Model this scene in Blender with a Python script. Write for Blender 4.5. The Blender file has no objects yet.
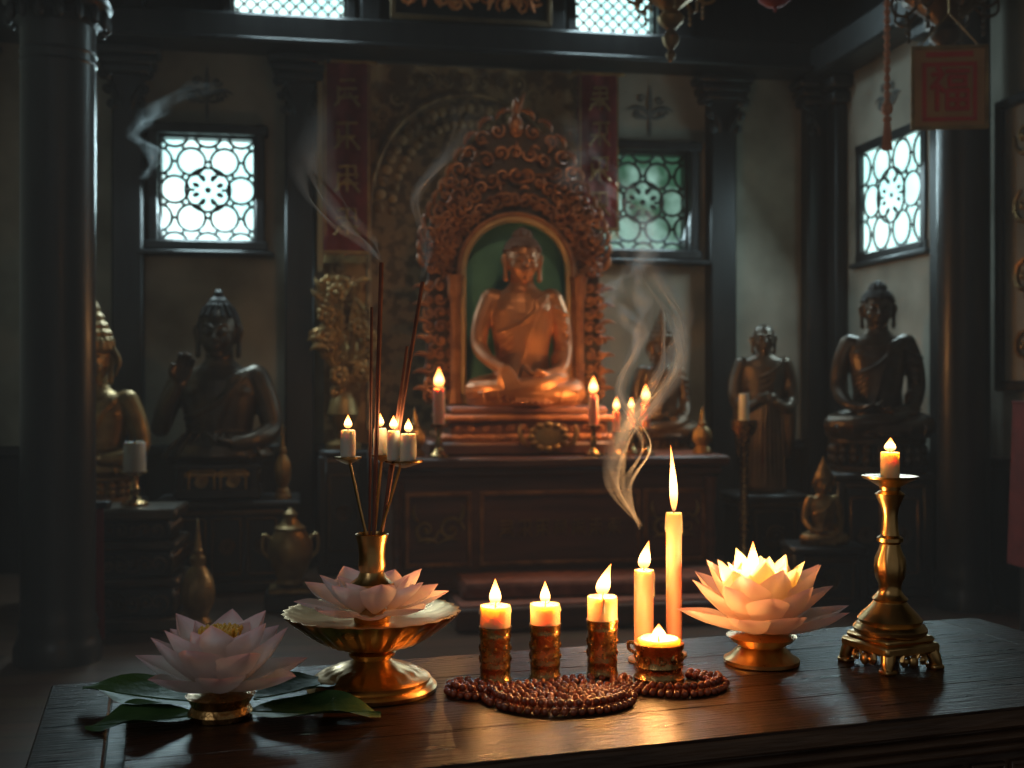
import bpy, math, random
from mathutils import Vector, Matrix, noise
import bmesh
random.seed(11)
pi=math.pi
rad=math.radians

# ---------------------------------------------------------------- mesh builder
class MB:
    def __init__(s): s.v=[];s.f=[];s.m=[];s.s=[];s.a=[]
    def add(s,vs,fs,mat=0,smooth=True,M=None,vals=None):
        o=len(s.v)
        if M is not None: vs=[M@Vector(p) for p in vs]
        s.v.extend([tuple(p) for p in vs])
        s.f.extend([tuple(i+o for i in f) for f in fs])
        s.m.extend([mat]*len(fs)); s.s.extend([smooth]*len(fs))
        s.a.extend(vals if vals else [0.0]*len(vs))
    def box(s,c,size,mat=0,b=0.0,M=None,rz=0):
        hx,hy,hz=[q/2 for q in size]
        b=min(b,hx*.9,hy*.9,hz*.9)
        T=Matrix.Translation(Vector(c))@Matrix.Rotation(rz,4,'Z')
        if M is not None: T=M@T
        if b<=0:
            vs=[(x*hx,y*hy,z*hz) for x in(-1,1) for y in(-1,1) for z in(-1,1)]
            fs=[(0,1,3,2),(4,6,7,5),(0,4,5,1),(2,3,7,6),(0,2,6,4),(1,5,7,3)]
            s.add(vs,fs,mat,False,T); return
        vs=[];H=(hx,hy,hz);idx={}
        for sx in(-1,1):
            for sy in(-1,1):
                for sz in(-1,1):
                    sg=(sx,sy,sz)
                    for ax in range(3):
                        p=[sg[k]*(H[k]-(0 if k==ax else b)) for k in range(3)]
                        idx[(sx,sy,sz,ax)]=len(vs); vs.append(p)
        def I(sg,ax): return idx[(sg[0],sg[1],sg[2],ax)]
        fs=[]
        for ax in range(3):
            o1,o2=[k for k in range(3) if k!=ax]
            for sgn in(-1,1):
                f=[]
                for a1,a2 in((-1,-1),(1,-1),(1,1),(-1,1)):
                    g=[0,0,0];g[ax]=sgn;g[o1]=a1;g[o2]=a2;f.append(I(g,ax))
                fs.append(f)
            for a1 in(-1,1):
                for a2 in(-1,1):
                    g=[0,0,0];g[o1]=a1;g[o2]=a2
                    gm=list(g);gm[ax]=-1;gp=list(g);gp[ax]=1
                    fs.append([I(gm,o1),I(gm,o2),I(gp,o2),I(gp,o1)])
        for sx in(-1,1):
            for sy in(-1,1):
                for sz in(-1,1):
                    fs.append([I((sx,sy,sz),k) for k in range(3)])
        s.add(vs,fs,mat,False,T)
    def lathe(s,prof,seg=32,mat=0,M=None,flute=None):
        vs=[];fs=[];rows=[];va=[]
        z0=prof[0][1];z1=prof[-1][1]
        for i,(r,z) in enumerate(prof):
            if r<1e-6:
                rows.append([len(vs)]);vs.append((0,0,z));va.append((z-z0)/(z1-z0+1e-9))
            else:
                row=[]
                for k in range(seg):
                    a=2*pi*k/seg
                    rr=r
                    if flute: rr*=1+flute(i,a)
                    row.append(len(vs));vs.append((rr*math.cos(a),rr*math.sin(a),z));va.append((z-z0)/(z1-z0+1e-9))
                rows.append(row)
        for i in range(len(rows)-1):
            A,B=rows[i],rows[i+1]
            if len(A)==1 and len(B)==1: continue
            for k in range(seg):
                k2=(k+1)%seg
                if len(A)==1: fs.append((A[0],B[k2],B[k]))
                elif len(B)==1: fs.append((A[k],A[k2],B[0]))
                else: fs.append((A[k],A[k2],B[k2],B[k]))
        if len(rows[0])>1: fs.append(tuple(reversed(rows[0])))
        if len(rows[-1])>1: fs.append(tuple(rows[-1]))
        s.add(vs,fs,mat,True,M,va)
    def tube(s,pts,rs,mat=0,seg=8,rnd=False,M=None,flat=1.0,up=None):
        pts=[Vector(p) for p in pts]
        n=len(pts)
        if not hasattr(rs,'__len__'): rs=[rs]*n
        tan=[]
        for i in range(n):
            t=pts[min(i+1,n-1)]-pts[max(i-1,0)]
            if t.length<1e-9: t=Vector((0,0,1))
            tan.append(t.normalized())
        C=[];R=[];T=[]
        if rnd:
            for a in(75,45,20):
                C.append(pts[0]-tan[0]*rs[0]*math.sin(rad(a)));R.append(rs[0]*math.cos(rad(a)));T.append(tan[0])
        for i in range(n): C.append(pts[i]);R.append(rs[i]);T.append(tan[i])
        if rnd:
            for a in(20,45,75):
                C.append(pts[-1]+tan[-1]*rs[-1]*math.sin(rad(a)));R.append(rs[-1]*math.cos(rad(a)));T.append(tan[-1])
        u=Vector(up) if up else (Vector((0,0,1)) if abs(T[0].z)<.9 else Vector((0,1,0)))
        vs=[];fs=[]
        nrm=(u-T[0]*u.dot(T[0])).normalized()
        for i in range(len(C)):
            base=Vector(up) if up else nrm
            q=(base-T[i]*base.dot(T[i]))
            if q.length>1e-5: nrm=q.normalized()
            bn=T[i].cross(nrm)
            for k in range(seg):
                a=2*pi*k/seg
                vs.append(C[i]+nrm*math.cos(a)*R[i]*flat+bn*math.sin(a)*R[i])
        for i in range(len(C)-1):
            for k in range(seg):
                k2=(k+1)%seg
                fs.append((i*seg+k,i*seg+k2,(i+1)*seg+k2,(i+1)*seg+k))
        fs.append(tuple(reversed(range(seg))));fs.append(tuple(range((len(C)-1)*seg,len(C)*seg)))
        s.add(vs,fs,mat,True,M)
    def chain(s,p4,mat=0,seg=12,n=4,M=None,flat=1,up=None):
        out=cat([Vector(p) for p in p4],n)
        s.tube([Vector(p[:3]) for p in out],[p[3] for p in out],mat,seg,True,M,flat,up)
    def ell(s,c,r,mat=0,seg=16,rings=10,M=None,rot=None):
        if not hasattr(r,'__len__'): r=(r,r,r)
        vs=[(0,0,-1)]
        for i in range(1,rings):
            ph=-pi/2+pi*i/rings
            for k in range(seg):
                a=2*pi*k/seg
                vs.append((math.cos(ph)*math.cos(a),math.cos(ph)*math.sin(a),math.sin(ph)))
        vs.append((0,0,1))
        fs=[]
        for k in range(seg):
            k2=(k+1)%seg
            fs.append((0,1+k2,1+k))
            for i in range(rings-2):
                fs.append((1+i*seg+k,1+i*seg+k2,1+(i+1)*seg+k2,1+(i+1)*seg+k))
            fs.append((1+(rings-2)*seg+k,1+(rings-2)*seg+k2,len(vs)-1))
        T=Matrix.Translation(Vector(c))
        if rot is not None: T=T@rot
        T=T@Matrix.Diagonal((r[0],r[1],r[2],1))
        if M is not None: T=M@T
        s.add(vs,fs,mat,True,T)
    def loft(s,rings,mat=0,seg=28,M=None):
        vs=[];fs=[]
        for (z,rx,ry,cy) in rings:
            for k in range(seg):
                a=2*pi*k/seg
                vs.append((rx*math.cos(a),cy+ry*math.sin(a),z))
        for i in range(len(rings)-1):
            for k in range(seg):
                k2=(k+1)%seg
                fs.append((i*seg+k,i*seg+k2,(i+1)*seg+k2,(i+1)*seg+k))
        fs.append(tuple(reversed(range(seg))));fs.append(tuple(range((len(rings)-1)*seg,len(rings)*seg)))
        s.add(vs,fs,mat,True,M)
    def prism(s,outline,y0,y1,mat=0,M=None,smooth=False):
        n=len(outline)
        vs=[(x,y0,z) for x,z in outline]+[(x,y1,z) for x,z in outline]
        fs=[tuple(range(n)),tuple(reversed(range(n,2*n)))]
        for i in range(n):
            j=(i+1)%n; fs.append((i,j,n+j,n+i))
        s.add(vs,fs,mat,smooth,M)
    def strip(s,A,B,mat=0,M=None):
        n=len(A);vs=list(A)+list(B)
        s.add(vs,[(i,i+1,n+i+1,n+i) for i in range(n-1)],mat,True,M)

def cat(q,n):
    out=[]
    for i in range(len(q)-1):
        p0=q[max(i-1,0)];p1=q[i];p2=q[i+1];p3=q[min(i+2,len(q)-1)]
        for k in range(n):
            t=k/n
            out.append(.5*((2*p1)+(p2-p0)*t+(2*p0-5*p1+4*p2-p3)*t*t+(3*p1-p0-3*p2+p3)*t**3))
    out.append(q[-1]); return out

def finish(mb,name,mats,loc=(0,0,0),rz=0,parent=None,recalc=True,remesh=0,sm=2,scale=1,ang=38):
    me=bpy.data.meshes.new(name)
    me.from_pydata(mb.v,[],mb.f)
    for m in mats: me.materials.append(m)
    me.polygons.foreach_set('material_index',mb.m)
    me.polygons.foreach_set('use_smooth',mb.s)
    at=me.attributes.new('tip','FLOAT','POINT'); at.data.foreach_set('value',mb.a)
    if recalc:
        bm=bmesh.new();bm.from_mesh(me);bmesh.ops.recalc_face_normals(bm,faces=bm.faces);bm.to_mesh(me);bm.free()
    me.set_sharp_from_angle(angle=rad(ang))
    me.update()
    ob=bpy.data.objects.new(name,me)
    bpy.context.scene.collection.objects.link(ob)
    ob.location=loc; ob.rotation_euler=(0,0,rz); ob.scale=(scale,)*3
    if parent: ob.parent=parent
    if remesh:
        r=ob.modifiers.new('remesh','REMESH');r.mode='VOXEL';r.voxel_size=remesh;r.use_smooth_shade=True
        q=ob.modifiers.new('smooth','SMOOTH');q.factor=.5;q.iterations=sm
    return ob
def empty(name,loc=(0,0,0),rz=0):
    e=bpy.data.objects.new(name,None);bpy.context.scene.collection.objects.link(e)
    e.location=loc;e.rotation_euler=(0,0,rz);e.empty_display_size=.05
    return e
def lamp(name,loc,power,col,r=.01,parent=None,typ='POINT'):
    l=bpy.data.lights.new(name,typ);l.energy=power;l.color=col;l.shadow_soft_size=r
    o=bpy.data.objects.new(name,l);bpy.context.scene.collection.objects.link(o);o.location=loc
    if parent: o.parent=parent
    return o

# ---------------------------------------------------------------- materials
def newmat(name):
    m=bpy.data.materials.new(name);m.use_nodes=True
    nt=m.node_tree
    for n in list(nt.nodes):
        nt.nodes.remove(n)
    out=nt.nodes.new('ShaderNodeOutputMaterial')
    return m,nt,out
def N(nt,t,**k):
    n=nt.nodes.new(t)
    for a,b in k.items(): setattr(n,a,b)
    return n
def pmat(name,c1,c2=None,rough=.5,metal=0,nscale=6,stretch=(1,1,1),bump=0,bscale=40,rvar=0,detail=5,spec=.5,coat=0,sss=0,sr=(1,.4,.2),ss=.01,r0=.35,r1=.65):
    m,nt,out=newmat(name)
    p=N(nt,'ShaderNodeBsdfPrincipled')
    nt.links.new(p.outputs[0],out.inputs[0])
    p.inputs['Roughness'].default_value=rough;p.inputs['Metallic'].default_value=metal
    p.inputs['Specular IOR Level'].default_value=spec
    p.inputs['Coat Weight'].default_value=coat
    p.inputs['Coat Roughness'].default_value=.15
    if sss:
        p.inputs['Subsurface Weight'].default_value=sss;p.inputs['Subsurface Radius'].default_value=sr;p.inputs['Subsurface Scale'].default_value=ss
    tc=N(nt,'ShaderNodeTexCoord');mp=N(nt,'ShaderNodeMapping');mp.inputs['Scale'].default_value=stretch
    nt.links.new(tc.outputs['Object'],mp.inputs[0])
    nz=N(nt,'ShaderNodeTexNoise');nz.inputs['Scale'].default_value=nscale;nz.inputs['Detail'].default_value=detail
    nt.links.new(mp.outputs[0],nz.inputs['Vector'])
    rp=N(nt,'ShaderNodeValToRGB')
    rp.color_ramp.elements[0].position=r0;rp.color_ramp.elements[1].position=r1
    rp.color_ramp.elements[0].color=(*c1,1);rp.color_ramp.elements[1].color=(*(c2 or c1),1)
    nt.links.new(nz.outputs['Fac'],rp.inputs[0]);nt.links.new(rp.outputs[0],p.inputs['Base Color'])
    if rvar:
        mr=N(nt,'ShaderNodeMapRange');mr.inputs['To Min'].default_value=rough-rvar;mr.inputs['To Max'].default_value=rough+rvar
        nt.links.new(nz.outputs['Fac'],mr.inputs[0]);nt.links.new(mr.outputs[0],p.inputs['Roughness'])
    if bump:
        nb=N(nt,'ShaderNodeTexNoise');nb.inputs['Scale'].default_value=bscale;nb.inputs['Detail'].default_value=4
        nt.links.new(mp.outputs[0],nb.inputs['Vector'])
        bp=N(nt,'ShaderNodeBump');bp.inputs['Strength'].default_value=bump;bp.inputs['Distance'].default_value=.01
        nt.links.new(nb.outputs['Fac'],bp.inputs['Height']);nt.links.new(bp.outputs[0],p.inputs['Normal'])
    return m
def emat(name,col,st,col2=None,ns=3):
    m,nt,out=newmat(name)
    e=N(nt,'ShaderNodeEmission');e.inputs[1].default_value=st
    if col2:
        tc=N(nt,'ShaderNodeTexCoord');nz=N(nt,'ShaderNodeTexNoise');nz.inputs['Scale'].default_value=ns
        nt.links.new(tc.outputs['Object'],nz.inputs['Vector'])
        rp=N(nt,'ShaderNodeValToRGB');rp.color_ramp.elements[0].position=.4;rp.color_ramp.elements[1].position=.62
        rp.color_ramp.elements[0].color=(*col,1);rp.color_ramp.elements[1].color=(*col2,1)
        nt.links.new(nz.outputs['Fac'],rp.inputs[0]);nt.links.new(rp.outputs[0],e.inputs[0])
    else: e.inputs[0].default_value=(*col,1)
    nt.links.new(e.outputs[0],out.inputs[0]);return m
def petalmat(name,base,mid,tip,trans=.45):
    m,nt,out=newmat(name)
    at=N(nt,'ShaderNodeAttribute');at.attribute_name='tip'
    rp=N(nt,'ShaderNodeValToRGB');els=rp.color_ramp.elements
    els[0].position=0;els[0].color=(*base,1);els[1].position=1;els[1].color=(*tip,1)
    e=els.new(.35);e.color=(*mid,1);e=els.new(.66);e.color=(*mid,1)
    nt.links.new(at.outputs['Fac'],rp.inputs[0])
    p=N(nt,'ShaderNodeBsdfPrincipled');p.inputs['Roughness'].default_value=.5
    t=N(nt,'ShaderNodeBsdfTranslucent');mx=N(nt,'ShaderNodeMixShader');mx.inputs[0].default_value=trans
    nt.links.new(rp.outputs[0],p.inputs['Base Color']);nt.links.new(rp.outputs[0],t.inputs[0])
    nt.links.new(p.outputs[0],mx.inputs[1]);nt.links.new(t.outputs[0],mx.inputs[2]);nt.links.new(mx.outputs[0],out.inputs[0])
    return m
def flamemat(st):
    m,nt,out=newmat('flame')
    at=N(nt,'ShaderNodeAttribute');at.attribute_name='tip'
    rp=N(nt,'ShaderNodeValToRGB');els=rp.color_ramp.elements
    els[0].position=0;els[0].color=(.20,.06,.03,1);els[1].position=1;els[1].color=(.7,.14,.02,1)
    e=els.new(.15);e.color=(.6,.20,.04,1);e=els.new(.42);e.color=(1,.58,.20,1);e=els.new(.78);e.color=(1,.36,.07,1)
    nt.links.new(at.outputs['Fac'],rp.inputs[0])
    em=N(nt,'ShaderNodeEmission');em.inputs[1].default_value=st
    tr=N(nt,'ShaderNodeBsdfTransparent');ad=N(nt,'ShaderNodeAddShader')
    nt.links.new(rp.outputs[0],em.inputs[0]);nt.links.new(em.outputs[0],ad.inputs[0]);nt.links.new(tr.outputs[0],ad.inputs[1])
    nt.links.new(ad.outputs[0],out.inputs[0]);return m
def smokemat(alpha,emi):
    m,nt,out=newmat('smoke')
    at=N(nt,'ShaderNodeAttribute');at.attribute_name='tip'
    tc=N(nt,'ShaderNodeTexCoord');mp=N(nt,'ShaderNodeMapping');mp.inputs['Scale'].default_value=(1,1,.35)
    nz=N(nt,'ShaderNodeTexNoise');nz.inputs['Scale'].default_value=11;nz.inputs['Detail'].default_value=3
    nt.links.new(tc.outputs['Object'],mp.inputs[0]);nt.links.new(mp.outputs[0],nz.inputs['Vector'])
    mr=N(nt,'ShaderNodeMapRange');mr.inputs['From Min'].default_value=.3;mr.inputs['From Max'].default_value=.7
    nt.links.new(nz.outputs['Fac'],mr.inputs[0])
    mu=N(nt,'ShaderNodeMath',operation='MULTIPLY');nt.links.new(at.outputs['Fac'],mu.inputs[0]);nt.links.new(mr.outputs[0],mu.inputs[1])
    m2=N(nt,'ShaderNodeMath',operation='MULTIPLY');nt.links.new(mu.outputs[0],m2.inputs[0]);m2.inputs[1].default_value=alpha
    d=N(nt,'ShaderNodeBsdfDiffuse');d.inputs[0].default_value=(.85,.9,.92,1)
    t=N(nt,'ShaderNodeBsdfTranslucent');t.inputs[0].default_value=(.85,.9,.92,1)
    mx=N(nt,'ShaderNodeMixShader');mx.inputs[0].default_value=.5
    nt.links.new(d.outputs[0],mx.inputs[1]);nt.links.new(t.outputs[0],mx.inputs[2])
    e=N(nt,'ShaderNodeEmission');e.inputs[0].default_value=(.75,.8,.78,1);e.inputs[1].default_value=emi  # slight self-glow in the smoke, stands in for scattered light
    ad=N(nt,'ShaderNodeAddShader');nt.links.new(mx.outputs[0],ad.inputs[0]);nt.links.new(e.outputs[0],ad.inputs[1])
    tr=N(nt,'ShaderNodeBsdfTransparent');m3=N(nt,'ShaderNodeMixShader')
    nt.links.new(m2.outputs[0],m3.inputs[0]);nt.links.new(tr.outputs[0],m3.inputs[1]);nt.links.new(ad.outputs[0],m3.inputs[2])
    nt.links.new(m3.outputs[0],out.inputs[0]);return m

BRASS=pmat('brass',(.55,.31,.11),(.76,.48,.20),rough=.30,metal=1,nscale=30,rvar=.08,bump=.04,bscale=120)
BRASSD=pmat('aged_brass',(.34,.19,.07),(.66,.40,.16),rough=.26,metal=1,nscale=70,rvar=.08,bump=.16,bscale=200)
GOLDD=pmat('dim_gold',(.24,.14,.05),(.46,.29,.11),rough=.42,metal=.65,nscale=12,bump=.2,bscale=60)
COPPER=pmat('gilt_copper',(.33,.13,.048),(.52,.225,.09),rough=.36,metal=.5,nscale=5,bump=.06,bscale=40)
COPPERH=pmat('dark_copper_hair',(.13,.058,.028),(.21,.10,.05),rough=.5,metal=.4,nscale=5)
BRONZEH=pmat('black_bronze_hair',(.02,.016,.013),(.04,.03,.024),rough=.5,metal=.4,nscale=5)
CARVED=pmat('carved_gilt_wood',(.20,.07,.026),(.44,.185,.07),rough=.40,metal=.25,nscale=14,bump=.3,bscale=50)
CARVEDK=pmat('carving_ground',(.03,.012,.007),(.06,.025,.012),rough=.6,nscale=10)
BRONZE=pmat('dark_bronze',(.048,.037,.028),(.13,.092,.058),rough=.34,metal=.55,nscale=7,bump=.12,bscale=40)
BRONZEL=pmat('brown_bronze',(.07,.043,.025),(.16,.10,.052),rough=.38,metal=.45,nscale=7,bump=.12,bscale=40)
DWOOD=pmat('dark_lacquer_wood',(.010,.010,.011),(.022,.021,.021),rough=.4,nscale=5,stretch=(4,4,.6),bump=.08,bscale=30)
PILLAR=pmat('pillar_lacquer',(.012,.013,.015),(.026,.027,.028),rough=.36,nscale=4,stretch=(5,5,.5),bump=.06,bscale=30,coat=.1)
ALTARW=pmat('altar_wood',(.09,.032,.02),(.18,.07,.04),rough=.42,nscale=5,stretch=(.5,4,4),bump=.1)
PLASTER=pmat('old_plaster',(.17,.155,.118),(.40,.37,.30),rough=.9,nscale=2.2,detail=8,bump=.2,bscale=12,r0=.3,r1=.62)
TAPES=pmat('damask',(.19,.095,.035),(.44,.26,.115),rough=.7,nscale=9,detail=2,r0=.44,r1=.54,bump=.1,bscale=60)
TAPES2=pmat('damask_arch',(.10,.05,.02),(.24,.135,.06),rough=.7,nscale=16,detail=2,r0=.44,r1=.54)
REDC=pmat('red_cloth',(.13,.010,.010),(.22,.022,.018),rough=.8,nscale=12,bump=.1)
REDB=pmat('bright_red_cloth',(.28,.010,.010),(.38,.025,.018),rough=.7,nscale=12)
TEAL=pmat('teal_paint',(.06,.21,.175),(.11,.31,.26),rough=.8,nscale=5)
CREAMG=pmat('cream_gilt',(.46,.29,.13),(.58,.39,.19),rough=.45,metal=.2,nscale=10)
TABLEW=pmat('walnut_table',(.012,.007,.005),(.066,.032,.019),rough=.30,nscale=7,stretch=(1,11,11),bump=.28,bscale=22,rvar=.09,detail=7,r0=.3,r1=.7,spec=.42)
TABLEE=pmat('walnut_edge',(.06,.034,.024),(.14,.08,.05),rough=.36,nscale=7,stretch=(1,8,8),bump=.15,bscale=25)
WAX=pmat('cream_wax',(.86,.62,.34),(.90,.68,.40),rough=.45,sss=1,sr=(1,.68,.38),ss=.018,nscale=8)
WAXW=pmat('white_wax',(.60,.57,.50),(.66,.63,.55),rough=.45,sss=.8,sr=(1,.7,.45),ss=.012,nscale=8)
WAXP=pmat('peach_wax',(.82,.38,.25),(.86,.44,.30),rough=.45,sss=1,sr=(1,.55,.3),ss=.018,nscale=8)
WICK=pmat('wick',(.02,.015,.01),rough=.9)
BEAD=pmat('bead_wood',(.17,.030,.012),(.34,.07,.024),rough=.22,nscale=60,coat=.7)
LEAF=pmat('leaf_green',(.025,.075,.028),(.075,.16,.05),rough=.5,nscale=14,bump=.3,bscale=40)
STICK=pmat('incense_stick',(.13,.045,.032),(.22,.08,.055),rough=.7,nscale=50)
STAMEN=pmat('stamen',(.85,.48,.06),(.95,.65,.12),rough=.6,nscale=40)
PETP=petalmat('petal_pink',(.90,.80,.56),(.95,.86,.84),(.92,.52,.58))
PETW=petalmat('petal_white',(.94,.74,.42),(.95,.80,.70),(.90,.56,.58))
PETY=petalmat('petal_cream',(.95,.76,.28),(.96,.86,.52),(.95,.78,.50),trans=.5)
FLAME=flamemat(4.2)
FLAMEB=flamemat(3.2)
PANE=emat('window_daylight',(.52,.88,.87),2.3,(.72,1.0,.98))
PANEG=emat('window_foliage',(.04,.12,.07),.85,(.36,.62,.52),5)
PANES=emat('window_daylight_side',(.50,.88,.85),2.0,(.64,.96,.93))
SMOKE=smokemat(.68,.012)
SMOKEM=smokemat(.50,.008)
SMOKEB=smokemat(.36,.006)

def floormat():
    m,nt,out=newmat('floor_boards')
    p=N(nt,'ShaderNodeBsdfPrincipled');nt.links.new(p.outputs[0],out.inputs[0]);p.inputs['Roughness'].default_value=.36
    tc=N(nt,'ShaderNodeTexCoord');br=N(nt,'ShaderNodeTexBrick')
    br.inputs['Scale'].default_value=1;br.inputs['Brick Width'].default_value=1.6;br.inputs['Row Height'].default_value=.16;br.inputs['Mortar Size'].default_value=.006
    br.inputs['Color1'].default_value=(.10,.05,.03,1);br.inputs['Color2'].default_value=(.15,.078,.045,1);br.inputs['Mortar'].default_value=(.012,.008,.006,1)
    nt.links.new(tc.outputs['Object'],br.inputs['Vector'])
    nz=N(nt,'ShaderNodeTexNoise');nz.inputs['Scale'].default_value=6;nz.inputs['Detail'].default_value=6
    mp=N(nt,'ShaderNodeMapping');mp.inputs['Scale'].default_value=(.6,6,1);nt.links.new(tc.outputs['Object'],mp.inputs[0]);nt.links.new(mp.outputs[0],nz.inputs['Vector'])
    mx=N(nt,'ShaderNodeMix',data_type='RGBA',blend_type='MULTIPLY');mx.inputs[0].default_value=.7
    nt.links.new(br.outputs[0],mx.inputs[6]);nt.links.new(nz.outputs['Color'],mx.inputs[7]);nt.links.new(mx.outputs[2],p.inputs['Base Color'])
    return m
FLOORM=floormat()

# ---------------------------------------------------------------- room (rotated 10 deg)
TH=rad(10);CT,ST=math.cos(TH),math.sin(TH)
def RW(u,v,z=0): return (u*CT-v*ST,7+u*ST+v*CT,z)
RT0=RW(0,0)
ZC=3.9
def cells(mb,u0,u1,z0,z1,ops,t,matf,M=None):
    us=sorted(set([u0,u1]+[q for o in ops for q in o[:2]]));zs=sorted(set([z0,z1,.7,3.0]+[q for o in ops for q in o[2:]]))
    for i in range(len(us)-1):
        for j in range(len(zs)-1):
            cu=(us[i]+us[i+1])/2;cz=(zs[j]+zs[j+1])/2
            if any(o[0]<cu<o[1] and o[2]<cz<o[3] for o in ops): continue
            mb.box((cu,t/2,cz),(us[i+1]-us[i],t,zs[j+1]-zs[j]),matf(cz),M=M)
mf=lambda z:1 if (z<.7 or z>3.0) else 0
WL=(-2.08,-1.515,1.885,2.52);WR=(.55,1.118,1.885,2.52)
T1=(-1.67,-.99,3.21,3.62);T2=(.374,.91,3.21,3.62)
mb=MB();cells(mb,-3.3,2.05,0,ZC,[WL,WR,T1,T2],.15,mf)
finish(mb,'wall_back',[PLASTER,DWOOD],RT0,TH,ang=10)
SWo=(.464,1.15,1.846,2.45)
mb=MB();cells(mb,-.15,7.8,0,ZC,[SWo],.15,mf)
RR0=RW(2.05,0)
finish(mb,'wall_right',[PLASTER,DWOOD],RR0,TH-pi/2)
mb=MB();cells(mb,-7.8,.15,0,ZC,[],.15,mf)
finish(mb,'wall_left',[PLASTER,DWOOD],RW(-3.3,0),TH+pi/2)
mb=MB();mb.box((-.6,-3.8,-.05),(5.8,8.2,.1))
finish(mb,'floor',[FLOORM],RT0,TH)
mb=MB();mb.box((-.6,-3.8,ZC+.05),(5.8,8.2,.1))
for k in range(6): mb.box((-.6,-.8-k*1.2,ZC-.09),(5.3,.14,.18),b=.01)
finish(mb,'ceiling',[DWOOD],RT0,TH)

def flower_lattice(mb,w,h,mat=0,y=0,r=.0095):
    R=w/6.0;big=R*1.7
    def run(pts,rr=None):
        cur=[]
        for p in pts+[None]:
            ok=p is not None and abs(p[0])<=w/2 and abs(p[2])<=h/2
            if ok: cur.append(p)
            else:
                if len(cur)>1: mb.tube(cur,rr or r,mat,6)
                cur=[]
    for i in range(-4,5):
        for j in range(-4,5):
            cx=i*2*R+(R if j%2 else 0);cz=j*R*1.74
            d=math.hypot(cx,cz)
            if d<R*1.2: continue
            rr=R*.84
            run([(cx+rr*math.cos(a*pi/10),y,cz+rr*math.sin(a*pi/10)) for a in range(21)])
            for a in range(6):
                an=a*pi/3
                run([(cx+q*math.cos(an),y,cz+q*math.sin(an)) for q in(rr,rr*1.12,R*1.2)])
    run([(big*.80*math.cos(a*pi/14),y-.004,big*.80*math.sin(a*pi/14)) for a in range(29)])
    for a in range(8):
        an=a*pi/4+pi/8
        mb.ell((big*.46*math.cos(an),y,big*.46*math.sin(an)),(r*2.4,r,r*1.6),mat,8,6,rot=Matrix.Rotation(-an,4,'Y'))
    mb.ell((0,y,0),(r*2.0,r,r*2.0),mat,10,6)
def diamond_lattice(mb,w,h,mat=0,y=0,r=.006,s=.075):
    n=int((w+h)/s)+2
    for k in range(-n,n):
        for sg in(-1,1):
            c=k*s
            x0=max(-w/2,c-h/2) ; x1=min(w/2,c+h/2)
            if x1-x0<.01: continue
            mb.tube([(sg*x0,y,(x0-c)),(sg*x1,y,(x1-c))],r,mat,5)
LATT=pmat('lattice_wood',(.03,.045,.045),(.05,.07,.07),rough=.6)
def window(name,o,pane,kind,loc,rz,flush=False):
    u0,u1,z0,z1=o;w=u1-u0;h=z1-z0
    mb=MB()
    f=.055
    if flush:
        mb.box((0,.02,0),(w,.01,h),1)
        for sx in(-1,1): mb.box((sx*(w/2+f/2),.0,0),(f,.03,h+2*f),0,.004)
        for sz in(-1,1): mb.box((0,.0,sz*(h/2+f/2)),(w+2*f+.02,.03,f),0,.004)
        mb.box((0,-.012,-h/2-f-.01),(w+.2,.05,.03),0,.006)
        flower_lattice(mb,w,h,2,.006,.008)
    else:
        mb.box((0,.10,0),(w,.01,h),1)
        for sx in(-1,1): mb.box((sx*(w/2+f/2-.01),-.03,0),(f,.10,h+2*f),0,.008); mb.box((sx*(w/2-.012),.03,0),(.024,.10,h),0,.004)
        for sz in(-1,1): mb.box((0,-.035,sz*(h/2+f/2-.01)),(w+2*f+.02,.11,f),0,.008); mb.box((0,.03,sz*(h/2-.012)),(w,.10,.024),0,.004)
        mb.box((0,-.05,-h/2-f-.01),(w+.2,.15,.03),0,.008)
        if kind=='f': flower_lattice(mb,w,h,2,.03)
        else: diamond_lattice(mb,w,h,2,.03)
    finish(mb,name,[DWOOD,pane,LATT],loc,rz)
def cen(o): return ((o[0]+o[1])/2,(o[2]+o[3])/2)
window('window_1',WL,PANE,'f',RW(cen(WL)[0],0,cen(WL)[1]),TH)
window('window_2',WR,PANEG,'f',RW(cen(WR)[0],0,cen(WR)[1]),TH)
window('window_3',T1,PANE,'d',RW(cen(T1)[0],0,cen(T1)[1]),TH)
window('window_4',T2,PANE,'d',RW(cen(T2)[0],0,cen(T2)[1]),TH)
window('window_5',SWo,PANES,'f',RW(2.05,-cen(SWo)[0],cen(SWo)[1]),TH-pi/2,True)

def scroll(mb,c,R,rot=0,d=1,r0=.01,mat=0,turns=1.3,n=13,seg=5):
    pts=[];rs=[]
    for k in range(n):
        t=k/(n-1);a=rot+d*turns*2*pi*t;q=R*(1-.82*t)
        pts.append((c[0]+q*math.cos(a),c[1]-r0*1.2*t,c[2]+q*math.sin(a)));rs.append(r0*(.55+.6*math.sin(pi*min(1,t*1.2+.1))))
    mb.tube(pts,rs,mat,seg)
    mb.ell((c[0],c[1]-r0,c[2]),r0*1.5,mat,7,5)
def leafcurl(mb,p,ang,L,r,bend,mat=0):
    pts=[];rs=[]
    x,z=p[0],p[2];a=ang
    for k in range(8):
        t=k/7
        pts.append((x,p[1]-.01*math.sin(pi*t),z));rs.append(max(.0015,r*math.sin(pi*(.12+.88*t)*.98)))
        x+=math.cos(a)*L/7;z+=math.sin(a)*L/7;a+=bend/7
    mb.tube(pts,rs,mat,6)

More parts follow.
